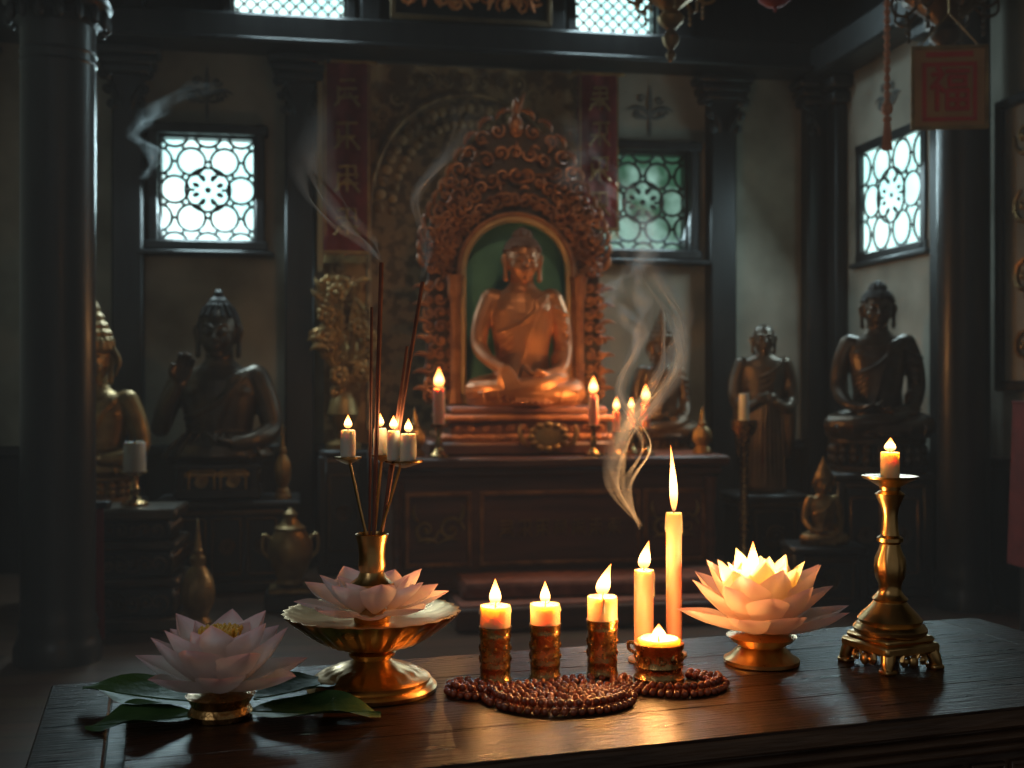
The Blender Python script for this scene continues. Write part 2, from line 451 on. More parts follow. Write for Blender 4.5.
mb=MB()
def post(u,w=.17,top=3.0):
    mb.box((u,-.06,top/2),(w,.12,top),0,.012)
    for k,(ww,zz) in enumerate(((.30,2.95),(.25,2.89),(.21,2.84))):
        mb.box((u,-.09,zz),(ww+.06,.18,.05),0,.012)
    for sx in(-1,1):
        for q in range(3):
            scroll(mb,(u+sx*(.12-.02*q),-.14,2.82-q*.085),.045-.006*q,rad(90),sx,.012,0)
        leafcurl(mb,(u+sx*.03,-.14,2.62),rad(90-sx*10),.16,.018,-sx*.6)
for u in(-2.23,-1.27,1.31): post(u)
post(1.96,.19)
post(-3.1,.2)
finish(mb,'trim_1',[DWOOD],RT0,TH)
mb=MB()
mb.box((-.62,-.11,3.09),(5.3,.22,.18),0,.015);mb.box((-.62,-.14,3.01),(5.3,.28,.03),0,.008);mb.box((-.62,-.1,3.72),(5.3,.2,.16),0,.015)
for u in(-2.2,-.86,.25,1.05): mb.box((u,-.06,3.42),(.12,.12,.46),0,.01)
mb.box((-.62,-.03,.69),(5.3,.06,.06),0,.008)
finish(mb,'trim_2',[DWOOD],RT0,TH)
mb=MB()
mb.box((3.8,-.11,3.05),(7.8,.22,.18),0,.015)
mb.box((3.8,-.03,.69),(7.8,.06,.06),0,.008)
for w in(.22,1.42,2.95): 
    mb.box((w,-.04,1.5),(.13,.08,3.0),0,.012)
    mb.box((w,-.07,2.92),(.3,.14,.08),0,.012);mb.box((w,-.06,2.83),(.22,.12,.07),0,.012)
finish(mb,'trim_3',[DWOOD],RR0,TH-pi/2)

def motif(loc,rz,s=1):
    mb=MB()
    for sx in(-1,1):
        leafcurl(mb,(0,0,-.05*s),rad(90-sx*28),.16*s,.013*s,-sx*1.9)
        scroll(mb,(sx*.07*s,0,-.03*s),.03*s,0,sx,.006*s)
        scroll(mb,(sx*.05*s,0,.05*s),.025*s,0,-sx,.005*s)
        leafcurl(mb,(0,0,-.05*s),rad(90-sx*100),.1*s,.010*s,sx*1.2)
    leafcurl(mb,(0,0,-.05*s),rad(90),.18*s,.014*s,0)
    leafcurl(mb,(0,0,-.05*s),rad(-90),.1*s,.010*s,0)
    mb.v=[(x,y*.25,z) for x,y,z in mb.v]
    finish(mb,'wall_ornament',[MOTIF],loc,rz)
MOTIF=pmat('grey_relief',(.08,.085,.08),(.13,.135,.13),rough=.8)
motif(RW(-1.80,-.006,2.77),TH,1.15);motif(RW(.87,-.006,2.78),TH,1.15);motif(RW(2.044,-.78,2.72),TH-pi/2,1.1)

mb=MB()
mb.box((0,0,0),(.96,.05,.36),1,.006)
for s_ in(-1,1):
    mb.box((0,-.03,s_*.165),(.96,.03,.03),2,.006);mb.box((s_*.465,-.03,0),(.03,.03,.36),2,.006)
for k in range(9):
    x=-.38+k*.095
    scroll(mb,(x,-.035,-.04+.03*math.sin(k*1.7)),.05,rad(40*k),1 if k%2 else -1,.011,0)
    leafcurl(mb,(x,-.035,-.10),rad(60+20*k%90),.13,.016,1.2 if k%2 else -1.2)
finish(mb,'carved_lintel_panel',[pmat('red_gilt',(.60,.16,.04),(.85,.32,.09),rough=.5,metal=.2),DWOOD,pmat('dark_gilt',(.12,.07,.03),(.2,.12,.045),metal=.4)],RW(-.27,-.14,3.38),TH)

# tapestry + arch trim
mb=MB()
n=40;A=[];B=[]
for k in range(n+1):
    u=-1.13+1.62*k/n;y=-.045+.012*math.sin(k*.9)+.006*math.sin(k*2.3)
    A.append((u,y,.72));B.append((u,y,2.97))
mb.strip(A,B,0)
ar=[]
for k in range(31):
    a=pi*k/30
    ar.append((-.27+.60*math.cos(a),2.0+.80*math.sin(a)**.85))
mb.prism([(.33,.75)]+ar+[(-.87,.75)],-.075,-.065,1)
mb.tube([(.33,-.08,.8)]+[(x,-.08,z) for x,z in ar]+[(-.87,-.08,.8)],.014,2,8)
for row,(q,zz) in enumerate(((.10,.03),(.22,.025))):
    for k in range(1,30):
        x,z=ar[k];cx,cz_=-.27,2.0
        f=1-q
        mb.ell((cx+(x-cx)*f,-.078,cz_+(z-cz_)*f),(zz,.008,zz),2 if (k+row)%2 else 0,8,6)
for k in range(26):
    z=.95+.16*(k//2);sx=-1 if k%2 else 1
    x=-.27+sx*(.74+.04*math.sin(k*1.3))
    if x>.44: x=.40
    scroll(mb,(x,-.062,z),.055,k*1.1,sx,.007,2);leafcurl(mb,(x,-.062,z+.03),rad(90+30*math.sin(k)),.10,.011,sx*1.3,2)
for k in range(16):
    a=rad(20+9*k)
    scroll(mb,(-.27+.76*math.cos(a)*.93,-.062,min(2.88,2.02+.95*math.sin(a))),.05,k,1 if k%2 else -1,.007,2)
finish(mb,'damask_tapestry',[TAPES,TAPES2,TAPES],RT0,TH)

def glyph(mb,cx,cz,s,y,mat):
    def st(x0,z0,x1,z1,w=.05):
        mb.tube([(cx+x0*s,y,cz+z0*s),(cx+(x0+x1)/2*s,y-.001,cz+(z0+z1)/2*s+.01*s),(cx+x1*s,y,cz+z1*s)],[w*s*1.1,w*s*.8,w*s],mat,5)
    k=random.randint(2,4)
    for i in range(k): 
        zz=.4-.8*i/(k-.3);st(-.38+random.random()*.15,zz,.4-random.random()*.15,zz+.04)
    if random.random()<.8: st(0,.48,0,-.45)
    if random.random()<.6: st(-.3,.2,-.3,-.4)
    st(-.05,-.02,-.42,-.46,.045);st(.05,-.02,.42,-.46,.055)
    if random.random()<.5: st(.28,.42,.3,0)
def banner(name,loc,rz,w,h,ng,cream=False):
    mb=MB();n=16
    rows=[]
    for j in range(13):
        z=-h*j/12;rows.append([(-w/2+w*k/n,.008*math.sin(k*.8+j*.3)-.02*(j/12)**2,z) for k in range(n+1)])
    for j in range(12): mb.strip(rows[j],rows[j+1],0)
    mb.tube([(-w/2-.03,0,0),(w/2+.03,0,0)],.012,1,8,True)
    if cream: mb.box((-w/2-.018,-.004,-h*.55),(.03,.006,h*1.08),2)
    for i in range(ng): glyph(mb,0,-h*(i+.75)/(ng+.5),w*.62,-.030,1)
    for sx in(-1,1): mb.box((sx*w*.46,-.018,-h/2),(.01,.006,h),1)
    mb.box((0,-.03,-h+.012),(w,.006,.014),1)
    for k in range(14): mb.tube([(-w/2+w*(k+.5)/14,-.02,-h),(-w/2+w*(k+.5)/14,-.02,-h-.05)],.004,1,4)
    finish(mb,name,[REDC,GOLDD,pmat('cream_edge',(.4,.3,.16),rough=.8)],loc,rz)
banner('calligraphy_banner',RW(-1.0,-.16,2.94),TH,.27,1.12,4,True)
banner('calligraphy_banner',RW(.50,-.16,2.94),TH,.25,.95,4)

def pillar(name,x,y,r):
    mb=MB()
    mb.lathe([(r*1.18,0),(r*1.18,.06),(r*1.12,.08),(r*1.04,.12),(r*1.08,.15),(r*1.0,.18),(r,.24),(r,3.0),(r*1.1,3.02),(r*1.1,3.06),(r,3.08),(r,3.3),(r*1.35,3.36),(r*1.35,3.45),(r*1.1,3.5),(r*1.1,ZC-.2)],48,0)
    for z in(2.30,2.34): mb.lathe([(r*1.0,z),(r*1.03,z+.006),(r*1.0,z+.012)],48,0)
    finish(mb,name,[PILLAR],(x,y,0),0)
pillar('temple_pillar',-1.76,4.46,.138)
pillar('temple_pillar',2.16,5.5,.12)
mb=MB();mb.lathe([(.14,-.05),(.17,-.03),(.165,0),(.2,.03),(.19,.06),(.145,.08)],40)
for k in range(16):
    a=2*pi*k/16;mb.ell((.18*math.cos(a),.18*math.sin(a),-.02),(.02,.02,.04),0,8,6)
finish(mb,'pillar_collar',[DWOOD],(-1.76,4.46,2.5),0)

# ---------------------------------------------------------------- figures
TR=[(.02,.20,.14,-.01),(.15,.165,.12,0),(.28,.148,.102,0),(.4,.165,.110,0),(.5,.180,.112,0),(.57,.182,.102,.005),(.61,.155,.088,.01),(.64,.095,.070,.01),(.67,.068,.060,.005),(.73,.062,.056,0)]
def torso_y(x,z):
    for i in range(len(TR)-1):
        if TR[i][0]<=z<=TR[i+1][0]:
            t=(z-TR[i][0])/(TR[i+1][0]-TR[i][0])
            rx,ry,cy=[TR[i][k]*(1-t)+TR[i+1][k]*t for k in(1,2,3)]
            q=max(0,1-(x/rx)**2);return cy-ry*math.sqrt(q)
    return -.08
def head(mb,hb,c,s,style='curls',tilt=0):
    M=Matrix.Translation(Vector(c))@Matrix.Rotation(tilt,4,'X')@Matrix.Scale(s,4)
    mb.ell((0,0,.005),(.078,.090,.105),M=M)
    mb.ell((0,-.022,-.04),(.064,.066,.066),M=M)
    mb.ell((0,-.050,-.090),(.030,.028,.022),M=M)
    for sx in(-1,1):
        mb.ell((sx*.036,-.056,-.032),(.028,.026,.034),M=M)
        mb.ell((sx*.033,-.080,.006),(.020,.011,.008),M=M)
        mb.chain([(sx*.010,-.094,.020,.005),(sx*.032,-.094,.036,.006),(sx*.060,-.072,.024,.0035)],M=M,seg=8,n=3)
        mb.chain([(sx*.016,-.092,.000,.0035),(sx*.034,-.094,-.005,.0045),(sx*.052,-.080,.002,.003)],M=M,seg=8,n=3)
        mb.chain([(sx*.080,.006,.03,.012),(sx*.092,.004,.01,.015),(sx*.086,0,-.04,.011),(sx*.084,-.004,-.095,.014)],M=M,seg=10)
    mb.chain([(0,-.090,.022,.006),(0,-.104,-.008,.009),(0,-.115,-.026,.013)],M=M,seg=10)
    for sx in(-1,1): mb.ell((sx*.013,-.099,-.028),(.009,.010,.007),M=M)
    mb.ell((0,-.096,-.052),(.024,.010,.0055),M=M);mb.ell((0,-.092,-.065),(.019,.012,.007),M=M)
    mb.ell((0,.014,.03),(.084,.089,.084),M=M)
    if style=='crown':
        mb.lathe([(.092,0),(.10,.012),(.095,.03),(.10,.05),(.085,.075),(.09,.09),(.07,.11),(.074,.125),(.052,.15),(.055,.165),(.035,.19),(.037,.20),(.018,.24),(.02,.25),(0,.31)],24,M=M@Matrix.Translation((0,0,.045)),flute=lambda i,a:.05*math.cos(12*a))
        for k in range(9):
            a=pi+pi*k/8
            mb.chain([(.095*math.cos(a),.095*math.sin(a),.06,.014),(.10*math.cos(a),.10*math.sin(a),.11,.003)],M=M,seg=8,n=2)
        for sx in(-1,1): mb.chain([(sx*.1,0,.05,.016),(sx*.125,0,.0,.012),(sx*.11,-.01,-.07,.006)],M=M,seg=8)
    elif style=='curls':
        hb.ell((0,.026,.038),(.088,.086,.082),M=M)
        hb.ell((0,.015,.110),(.048,.050,.040),M=M);hb.ell((0,.015,.150),(.016,.016,.016),M=M)
        for i in range(7):
            ph=rad(12+i*12.5);n=max(5,int(26*math.cos(ph)))
            for k in range(n):
                a=2*pi*(k+.5*(i%2))/n
                x,y,z=.089*math.cos(ph)*math.cos(a),.012+.094*math.cos(ph)*math.sin(a),.03+.089*math.sin(ph)
                if y<-.050 and z<.066: continue
                hb.ell((x,y,z),.0115,seg=6,rings=4,M=M)
        for i in range(3):
            ph=rad(15+25*i);n=max(4,int(13*math.cos(ph)))
            for k in range(n):
                a=2*pi*k/n;hb.ell((.048*math.cos(ph)*math.cos(a),.015+.05*math.cos(ph)*math.sin(a),.112+.041*math.sin(ph)),.010,seg=6,rings=4,M=M)
    elif style=='knot':
        hb.ell((0,.024,.038),(.089,.088,.086),M=M)
        hb.ell((0,.015,.11),(.05,.05,.045),M=M);hb.ell((0,.015,.155),(.022,.022,.026),M=M)
        for k in range(16):
            a=2*pi*k/16;z0=.068 if math.sin(a)<-.4 else .03
            hb.chain([(.086*math.cos(a),.014+.088*math.sin(a),z0,.008),(.07*math.cos(a),.014+.072*math.sin(a),.085,.009),(.05*math.cos(a),.012+.05*math.sin(a),.115,.007)],M=M,seg=6,n=3)
def hand(mb,w,d,nrm,s=1,side=1,curl=.5):
    w=Vector(w);d=Vector(d).normalized();nrm=Vector(nrm);nrm=(nrm-d*nrm.dot(d)).normalized();l=d.cross(nrm)*side
    Ls=(.052,.060,.056,.044)
    for i in range(4):
        o=(i-1.5)*.0175*s
        p0=w+l*o*.55;p1=w+d*.062*s+l*o
        a=0;pts=[(*p0,.014*s),(*p1,.0125*s)];p=p1
        for k in range(3):
            a+=curl*.6
            p=p+(d*math.cos(a)+nrm*math.sin(a))*Ls[i]*s/3*1.15+l*o*.04
            pts.append((*p,(.0105-.0013*k)*s))
        mb.chain(pts,seg=8,n=2)
    p0=w+d*.012*s-l*.02*s;p1=w+d*.042*s-l*.044*s+nrm*.008*s;p2=w+d*.068*s-l*.046*s+nrm*.018*s
    mb.chain([(*p0,.014*s),(*p1,.012*s),(*p2,.009*s)],seg=8,n=3)
def figure(name,loc,rz,H,mats,pose='earth',style='curls',vox=.0065,hair=None):
    mb=MB();hb=MB()
    if pose in('earth','bust','medit'):
        mb.loft(TR)
        for sx in(-1,1):
            mb.ell((sx*.148,.01,.575),(.070,.066,.062))
            mb.ell((sx*.072,-.040,.515),(.085,.060,.055))
        head(mb,hb,(0,-.025,.795),1.12,style,rad(2))
        for k in range(12):
            pts=[]
            for j in range(9):
                t=j/8
                x=.155-.008*k-(.30-.012*k)*t
                z=.632-.005*k-(.24+.030*k)*t-.05*math.sin(pi*t)
                if z<.1: break
                x=max(-.168,min(.178,x))
                pts.append((x,torso_y(x,max(.03,z))-.006,z))
            if len(pts)>2: mb.tube(pts,.009 if k else .014,seg=6,rnd=True)
        if pose=='bust':
            mb.chain([(.170,.01,.58,.066),(.222,.01,.46,.060),(.242,-.01,.34,.054),(.18,-.12,.29,.044),(.10,-.17,.28,.03)])
            hand(mb,(.10,-.17,.285),(-1,-.15,0),(0,0,1),1.05,1)
            mb.chain([(-.170,.01,.58,.064),(-.232,-.01,.46,.055),(-.262,-.05,.35,.048),(-.215,-.15,.44,.038),(-.150,-.18,.55,.027)])
            hand(mb,(-.150,-.18,.55),(.25,.15,1),(.3,-1,0),1.15,1,.35)
        else:
            mb.chain([(.170,.01,.58,.066),(.218,.015,.46,.060),(.232,0,.31,.056),(.19,-.12,.19,.046),(.11,-.19,.165,.032)])
            hand(mb,(.11,-.19,.168),(-1,-.1,0),(0,0,1),1.15,1)
            if pose=='earth':
                mb.chain([(-.170,.01,.58,.062),(-.222,.0,.46,.052),(-.240,-.03,.33,.046),(-.205,-.14,.245,.036),(-.140,-.245,.195,.027)])
                hand(mb,(-.140,-.245,.195),(.45,-.35,-1),(.1,1,-.2),1.3,1,.3)
            else:
                mb.chain([(-.170,.01,.58,.064),(-.220,.0,.46,.056),(-.235,-.02,.31,.05),(-.19,-.14,.21,.038),(-.11,-.20,.185,.028)])
                hand(mb,(-.11,-.20,.19),(1,-.1,0),(0,0,1),1.05,-1)
            for k in range(7):
                z=.54-.055*k;mb.chain([(.165+.010*k,-.062,z,.006),(.22+.004*k,-.060,z-.03,.0075),(.275,.0,z-.045,.005)],seg=6,n=3)
            mb.chain([(.20,-.06,.25,.05),(.19,-.13,.15,.045),(.15,-.19,.10,.03)])
            mb.chain([(-.09,.03,.09,.095),(-.20,-.04,.085,.085),(-.265,-.12,.075,.070),(-.15,-.22,.085,.058),(.02,-.245,.105,.047),(.12,-.22,.125,.036)])
            mb.chain([(.09,.03,.09,.095),(.20,-.04,.085,.085),(.265,-.12,.075,.070),(.16,-.215,.06,.055),(0,-.22,.05,.05),(-.12,-.2,.05,.04)])
            mb.chain([(.10,-.225,.13,.03),(.155,-.20,.145,.028),(.20,-.17,.15,.018)])
            for k in range(5): mb.ell((.205-.004*k,-.185+.012*k,.152),(.012,.008,.008),seg=6,rings=4)
            mb.ell((0,-.13,.06),(.24,.16,.06));mb.ell((0,-.02,.03),(.28,.2,.03))
            for k in range(7):
                x=-.27+.09*k
                mb.chain([(x,-.17-.07*math.cos(x*4),.12-.2*abs(x),.006),(x*.95,-.25-.02*math.cos(x*4),.07,.007),(x*.9,-.26,.015,.006)],seg=6,n=3)
            for k in range(9):
                a=rad(-60+15*k);mb.chain([(.0,-.25,.05,.008),(.13*math.sin(a),-.28-.03*math.cos(a),.015,.009)],seg=6,n=2)
            mb.loft([(0,.31,.20,-.06),(.03,.325,.215,-.06),(.045,.30,.2,-.06)])
            mb.v=[(x,y,max(0,z)) for x,y,z in mb.v]
        if pose=='bust':
            mb.loft([(.19,.25,.15,-.02),(.22,.265,.165,-.03),(.27,.22,.15,-.03),(.33,.15,.11,0)])
            for k in range(9):
                x=-.2+.05*k;mb.chain([(x*.7,-.13,.32,.007),(x,-.165+.5*x*x,.25,.009),(x*1.1,-.175+.8*x*x,.205,.006)],seg=6,n=3)
            mb.v=[(x,y,max(0,z-.19)) for x,y,z in mb.v];hb.v=[(x,y,z-.19) for x,y,z in hb.v]
    else:
        mb.loft([(0,.135,.10,0),(.03,.14,.105,0),(.2,.128,.092,0),(.42,.132,.09,0),(.55,.118,.082,0),(.66,.128,.082,0),(.74,.142,.078,0),(.78,.13,.065,0),(.81,.065,.052,0),(.84,.045,.045,0),(.89,.04,.04,0)])
        head(mb,hb,(0,-.014,.905),.78,style)
        for sx in(-1,1):
            mb.chain([(sx*.128,0,.755,.048),(sx*.162,.0,.65,.044),(sx*.165,-.03,.54,.040),(sx*.12,-.09,.50,.032),(sx*.06,-.115,.53,.022)])
            mb.chain([(sx*.145,-.05,.52,.042),(sx*.150,-.05,.36,.034),(sx*.14,-.04,.22,.02)])
            hand(mb,(sx*.06,-.115,.53),(-sx*.8,-.1,.5),(0,1,0),.72,sx)
        for k in range(9):
            x=-.11+.0275*k;mb.chain([(x*.8,-.083+abs(x)*.2,.60,.005),(x*.95,-.098+abs(x)*.3,.35,.007),(x*1.05,-.10+abs(x)*.3,.03,.008)],seg=6,n=3)
        for k in range(6):
            mb.chain([(.12-.01*k,-.05,.79-.02*k,.006),(.02,-.09,.70-.035*k,.006),(-.11,-.05,.66-.04*k,.005)],seg=6,n=3)
    mb.v=[(x*H,y*H,z*H) for x,y,z in mb.v]
    ob=finish(mb,name,mats,loc,rz,remesh=vox*H,sm=2)
    if hb.v:
        hb.v=[(x*H,y*H,z*H) for x,y,z in hb.v]
        finish(hb,'hair',[hair or mats[0]],parent=ob,remesh=vox*H*.75,sm=1)
    return ob

# ---------------------------------------------------------------- main altar
A0=(.04,6.05)
def AW(x,y,z=0): return (A0[0]+x*CT-y*ST,A0[1]+x*ST+y*CT,z)
mb=MB()
mb.box((.10,0,.36),(1.60,.90,.60),0,.01)
mb.box((.10,0,.035),(1.72,1.02,.07),0,.015);mb.box((.10,0,.09),(1.66,.96,.05),0,.015)
mb.box((.10,0,.69),(1.74,1.04,.05),0,.012);mb.box((.10,0,.64),(1.68,.98,.04),0,.015)
def panel(cx,cz,w,h,y,g):
    for sx in(-1,1): mb.box((cx+sx*w/2,y,cz),(.022,.03,h),1,.006)
    for sz in(-1,1): mb.box((cx,y,cz+sz*h/2),(w+.022,.03,.022),1,.006)
    if g:
        for i in range(g): glyph(mb,cx-w*.4+w*.8*(i+.5)/g,cz,.085,y-.004,2)
    else:
        for sx in(-1,1):
            scroll(mb,(cx+sx*w*.2,y,cz),min(w,h)*.22,0,sx,.009,2)
            leafcurl(mb,(cx,y,cz-h*.2),rad(90+sx*50),.12,.01,sx*1.5,2)
            leafcurl(mb,(cx+sx*w*.3,y,cz+h*.1),rad(90-sx*50),.10,.01,sx*1.5,2)
panel(.12,.37,.78,.34,-.455,7);panel(-.48,.37,.30,.34,-.455,0);panel(.70,.37,.30,.34,-.455,0)
for xx in(-.68,.88): mb.lathe([(.035,0),(.035,.05),(.02,.08),(.03,.2),(.02,.3),(.03,.42),(.035,.5)],16,0,Matrix.Translation((xx,-.47,.11)))
mb.box((0,-.02,.75),(1.02,.72,.07),0,.015);mb.box((0,-.02,.80),(.90,.62,.04),1,.012);mb.box((0,-.02,.85),(.80,.56,.08),0,.01);mb.box((0,-.02,.90),(.88,.62,.035),1,.012);mb.box((0,-.02,.938),(.80,.56,.04),0,.012)
for k in range(17):
    x=-.40+.05*k
    mb.ell((x,-.325,.80),(.02,.012,.018),1,8,6)
for k in range(12):
    x=-.36+.065*k
    scroll(mb,(x,-.305,.85),.022,k,1 if k%2 else -1,.005,1)
mb.ell((.07,-.40,.81),(.10,.02,.07),2,20,10)
for k in range(12):
    a=2*pi*k/12;mb.ell((.07+.085*math.cos(a),-.41,.81+.06*math.sin(a)),(.022,.012,.017),2,8,6)
for sx in(-1,1): leafcurl(mb,(.07+sx*.09,-.40,.76),rad(90-sx*60),.14,.014,sx*1.6,2)
finish(mb,'main_altar',[ALTARW,CARVED,GOLDD],AW(0,0),TH)
mb=MB();mb.box((0,0,.05),(1.5,.5,.1),0,.012);mb.box((0,.08,.14),(1.4,.34,.08),1,.02);mb.box((0,-.06,.103),(1.46,.32,.012),1,.005)
finish(mb,'altar_step',[ALTARW,pmat('worn_red_carpet',(.22,.075,.05),(.36,.135,.09),rough=.9,nscale=20)],AW(.28,-.80),TH)

# carved niche
mb=MB()
cz0=1.665;ri=.285
def outerR(a):
    q=math.sin(2*a if a<pi/2 else 2*(pi-a))
    return .50+.07*q+.36*max(0,math.sin(a))**7
n=40
inner=[];outer=[]
inner.append((ri+.02,.965));outer.append((.48,.965))
for k in range(n+1):
    a=pi*k/n
    inner.append(((ri+.02)*math.cos(a),cz0+(ri+.02)*math.sin(a)));q=outerR(a)*.93;outer.append((q*math.cos(a),cz0+q*math.sin(a)))
inner.append((-ri-.02,.965));outer.append((-.48,.965))
for yy in(.14,.20): mb.strip([(x,yy,z) for x,z in inner],[(x,yy,z) for x,z in outer],1)
mb.strip([(x,.14,z) for x,z in outer],[(x,.20,z) for x,z in outer],1)
path=[(ri,.1,.965)]+[(ri*math.cos(pi*k/n),.1,cz0+ri*math.sin(pi*k/n)) for k in range(n+1)]+[(-ri,.1,.965)]
mb.tube(path,.017,2,8);mb.tube([(x*1.09,y-.01,cz0+(z-cz0)*1.09 if z>cz0 else z) for x,y,z in path],.013,0,8)
mb.strip(path,[(x,.24,z) for x,y,z in path],3)
mb.prism([(x*1.02,z) for x,y,z in path],.235,.245,3)
for row in range(4):
    for k in range(0,25):
        a=rad(2)+(pi-rad(4))*k/24
        q0=ri+.055;q1=outerR(a)-.03
        q=q0+(q1-q0)*(row+.5)/4
        R=(q1-q0)/8*1.12
        if q1-q0<.12 and row==3: continue
        scroll(mb,(q*math.cos(a),.12+random.uniform(-.015,.01),cz0+q*math.sin(a)),min(.042,R*1.15+.008),random.random()*6.3,random.choice((-1,1)),.0078,0)
for sx in(-1,1):
    for j in range(9):
        for i in range(3):
            scroll(mb,(sx*(.345+.06*i),.12+random.uniform(-.015,.01),1.01+.073*j),.032,random.random()*6.3,random.choice((-1,1)),.0078,0)
    for j in range(7):
        leafcurl(mb,(sx*.46,.13,1.02+.09*j),rad(90-sx*35) ,.11,.014,-sx*1.8,0)
for k in range(25):
    a=rad(3)+(pi-rad(6))*k/24
    q=outerR(a)-.03;sg=1 if a<pi/2 else -1
    leafcurl(mb,(q*math.cos(a),.13,cz0+q*math.sin(a)),a+sg*.35,.11 if k!=12 else .16,.015,sg*1.9 if k!=12 else 0,0)
for k in range(90):
    a=pi*random.random();q=random.uniform(ri+.06,outerR(a)-.05)
    leafcurl(mb,(q*math.cos(a),.10,cz0+q*math.sin(a)),random.random()*6.3,.06,.009,random.uniform(-2,2),0)
mb.ell((0,.12,cz0+.80),(.04,.03,.05),0);mb.ell((0,.12,cz0+.88),(.022,.02,.06),0)
for sx in(-1,1):
    mb.lathe([(.04,0),(.04,.05),(.026,.08),(.026,.55),(.038,.58),(.038,.64),(.05,.68)],16,0,Matrix.Translation((sx*.335,.06,.962)),flute=lambda i,a:.06*math.cos(8*a))
finish(mb,'carved_altar_niche',[CARVED,CARVEDK,CREAMG,TEAL],AW(0,0),TH)
figure('seated_buddha_statue',AW(0,-.06,.960),TH,.945,[COPPER],'earth','curls',.0055,COPPERH)

# ---------------------------------------------------------------- other statues and stands
def stand(name,x,y,w,d,h,rz=TH,z0=0,mats=None,gold=True):
    mb=MB()
    mb.box((0,0,.03),(w,d,.06),0,.012);mb.box((0,0,h/2),(w*.88,d*.88,h-.04),0,.01)
    mb.box((0,0,h-.02),(w,d,.04),0,.012);mb.box((0,0,h-.06),(w*.94,d*.94,.03),1 if gold else 0,.008)
    for sx in(-1,1):
        mb.box((sx*w*.42,-d*.42,h/2),(.05,.05,h-.06),0,.01)
    k=max(1,int(w/.22))
    for i in range(k):
        cx=-w*.36+w*.72*(i+.5)/k;ww=w*.72/k*.8;hh=h*.6
        y0=-d*.44-.006
        for s_ in(-1,1):
            mb.box((cx+s_*ww/2,y0,h*.5),(.012,.02,hh),1,.004);mb.box((cx,y0,h*.5+s_*hh/2),(ww,.02,.012),1,.004)
        scroll(mb,(cx,y0,h*.5),min(ww,hh)*.3,0,1,.008,1);scroll(mb,(cx,y0,h*.5),min(ww,hh)*.3,pi,1,.008,1)
    return finish(mb,name,mats or [DWOOD,BRONZEL],(x,y,z0),rz)
def lotusbase(name,x,y,z,rx,h,mat,rz=TH):
    mb=MB()
    mb.loft([(0,rx,rx*.66,0),(h*.15,rx,rx*.66,0),(h*.25,rx*.85,rx*.55,0),(h*.5,rx*.8,rx*.5,0),(h*.75,rx*.85,rx*.55,0),(h*.85,rx*.98,rx*.64,0),(h,rx*.98,rx*.64,0)])
    for k in range(20):
        a=2*pi*k/20
        for zz in(.62,.35):
            mb.ell((rx*.9*math.cos(a),rx*.6*math.sin(a),h*zz),(rx*.12,rx*.12,h*.2),0,8,6)
    return finish(mb,name,[mat],(x,y,z),rz)
stand('altar_side_cabinet',-1.50,6.10,.74,.46,.47)
stand('statue_pedestal',-1.55,6.10,.44,.36,.19,z0=.472,mats=[DWOOD,GOLDD])
figure('bronze_buddha_bust',(-1.555,6.11,.664),TH-rad(6),1.12,[BRONZE],'bust','knot',.006,BRONZEH)
stand('statue_pedestal',-2.06,5.62,.5,.42,.50)
lotusbase('lotus_throne',-2.06,5.62,.502,.21,.12,GOLDD)
figure('crowned_gilt_statue',(-2.04,5.62,.624),TH-rad(10),.92,[GOLDD],'bust','crown',.007)
stand('statue_pedestal',1.90,5.98,.50,.46,.62,rz=TH-rad(18))
lotusbase('lotus_throne',1.90,5.98,.622,.25,.17,BRONZE,rz=TH-rad(18))
figure('dark_seated_buddha',(1.90,5.98,.795),TH-rad(22),.83,[BRONZE],'medit','curls',.0065,BRONZEH)
stand('statue_pedestal',1.42,6.50,.40,.36,.46,)
figure('standing_monk_statue',(1.42,6.50,.462),TH-rad(12),.95,[BRONZE],'stand','bald',.006)
figure('gilt_seated_deity',AW(.84,.22,.775),TH,.62,[BRONZEL],'medit','crown',.009)
lotusbase('lotus_throne',*AW(.84,.22)[:2],.717,.19,.055,BRONZEL)
stand('low_side_table',1.50,5.55,.36,.30,.30,rz=TH-rad(10))
figure('small_gilt_guardian',(1.50,5.55,.302),TH-rad(12),.36,[GOLDD],'medit','crown',.012)
def trunk(name,x,y,rz):
    mb=MB()
    zz=0
    for i,(w,h) in enumerate(((.46,.06),(.40,.13),(.44,.04),(.38,.12),(.43,.04),(.36,.09),(.42,.05))):
        mb.box((0,0,zz+h/2),(w,w*.8,h),0 if i%2 else 1,.012)
        if i%2:
            for k in range(6):
                xx=-w*.42+w*.84*(k+.5)/6
                scroll(mb,(xx,-w*.4-.004,zz+h/2),h*.33,k,1 if k%2 else -1,.007,1)
                mb.ell((w*.5,-w*.35+w*.14*k,zz+h/2),(.01,.02,h*.35),1,8,6)
        zz+=h
    return finish(mb,name,[DWOOD,BRONZE],(x,y,0),rz)
trunk('carved_tier_stand',-1.68,5.12,TH-rad(4))
def stupa(name,x,y,z,H,r,mat):
    mb=MB()
    P=[(1,0),(1,.05),(.8,.07),(.85,.10),(.6,.14),(.7,.18),(.95,.26),(1,.36),(.9,.46),(.6,.54),(.35,.58),(.45,.61),(.45,.65),(.25,.68),(.3,.71),(.2,.74),(.24,.77),(.15,.80),(.18,.83),(.08,.88),(.1,.91),(0,1)]
    mb.lathe([(a*r,b*H) for a,b in P],28,flute=lambda i,a:(.03*math.cos(14*a) if 5<i<10 else 0))
    return finish(mb,name,[mat],(x,y,z))
stupa('brass_stupa',-1.35,4.94,0,.50,.072,GOLDD)
stupa('small_brass_stupa',-1.20,6.02,.472,.40,.045,GOLDD)
mb=MB()
mb.box((0,0,.04),(.24,.2,.08),0,.01);mb.box((0,0,.09),(.2,.17,.03),1,.008)
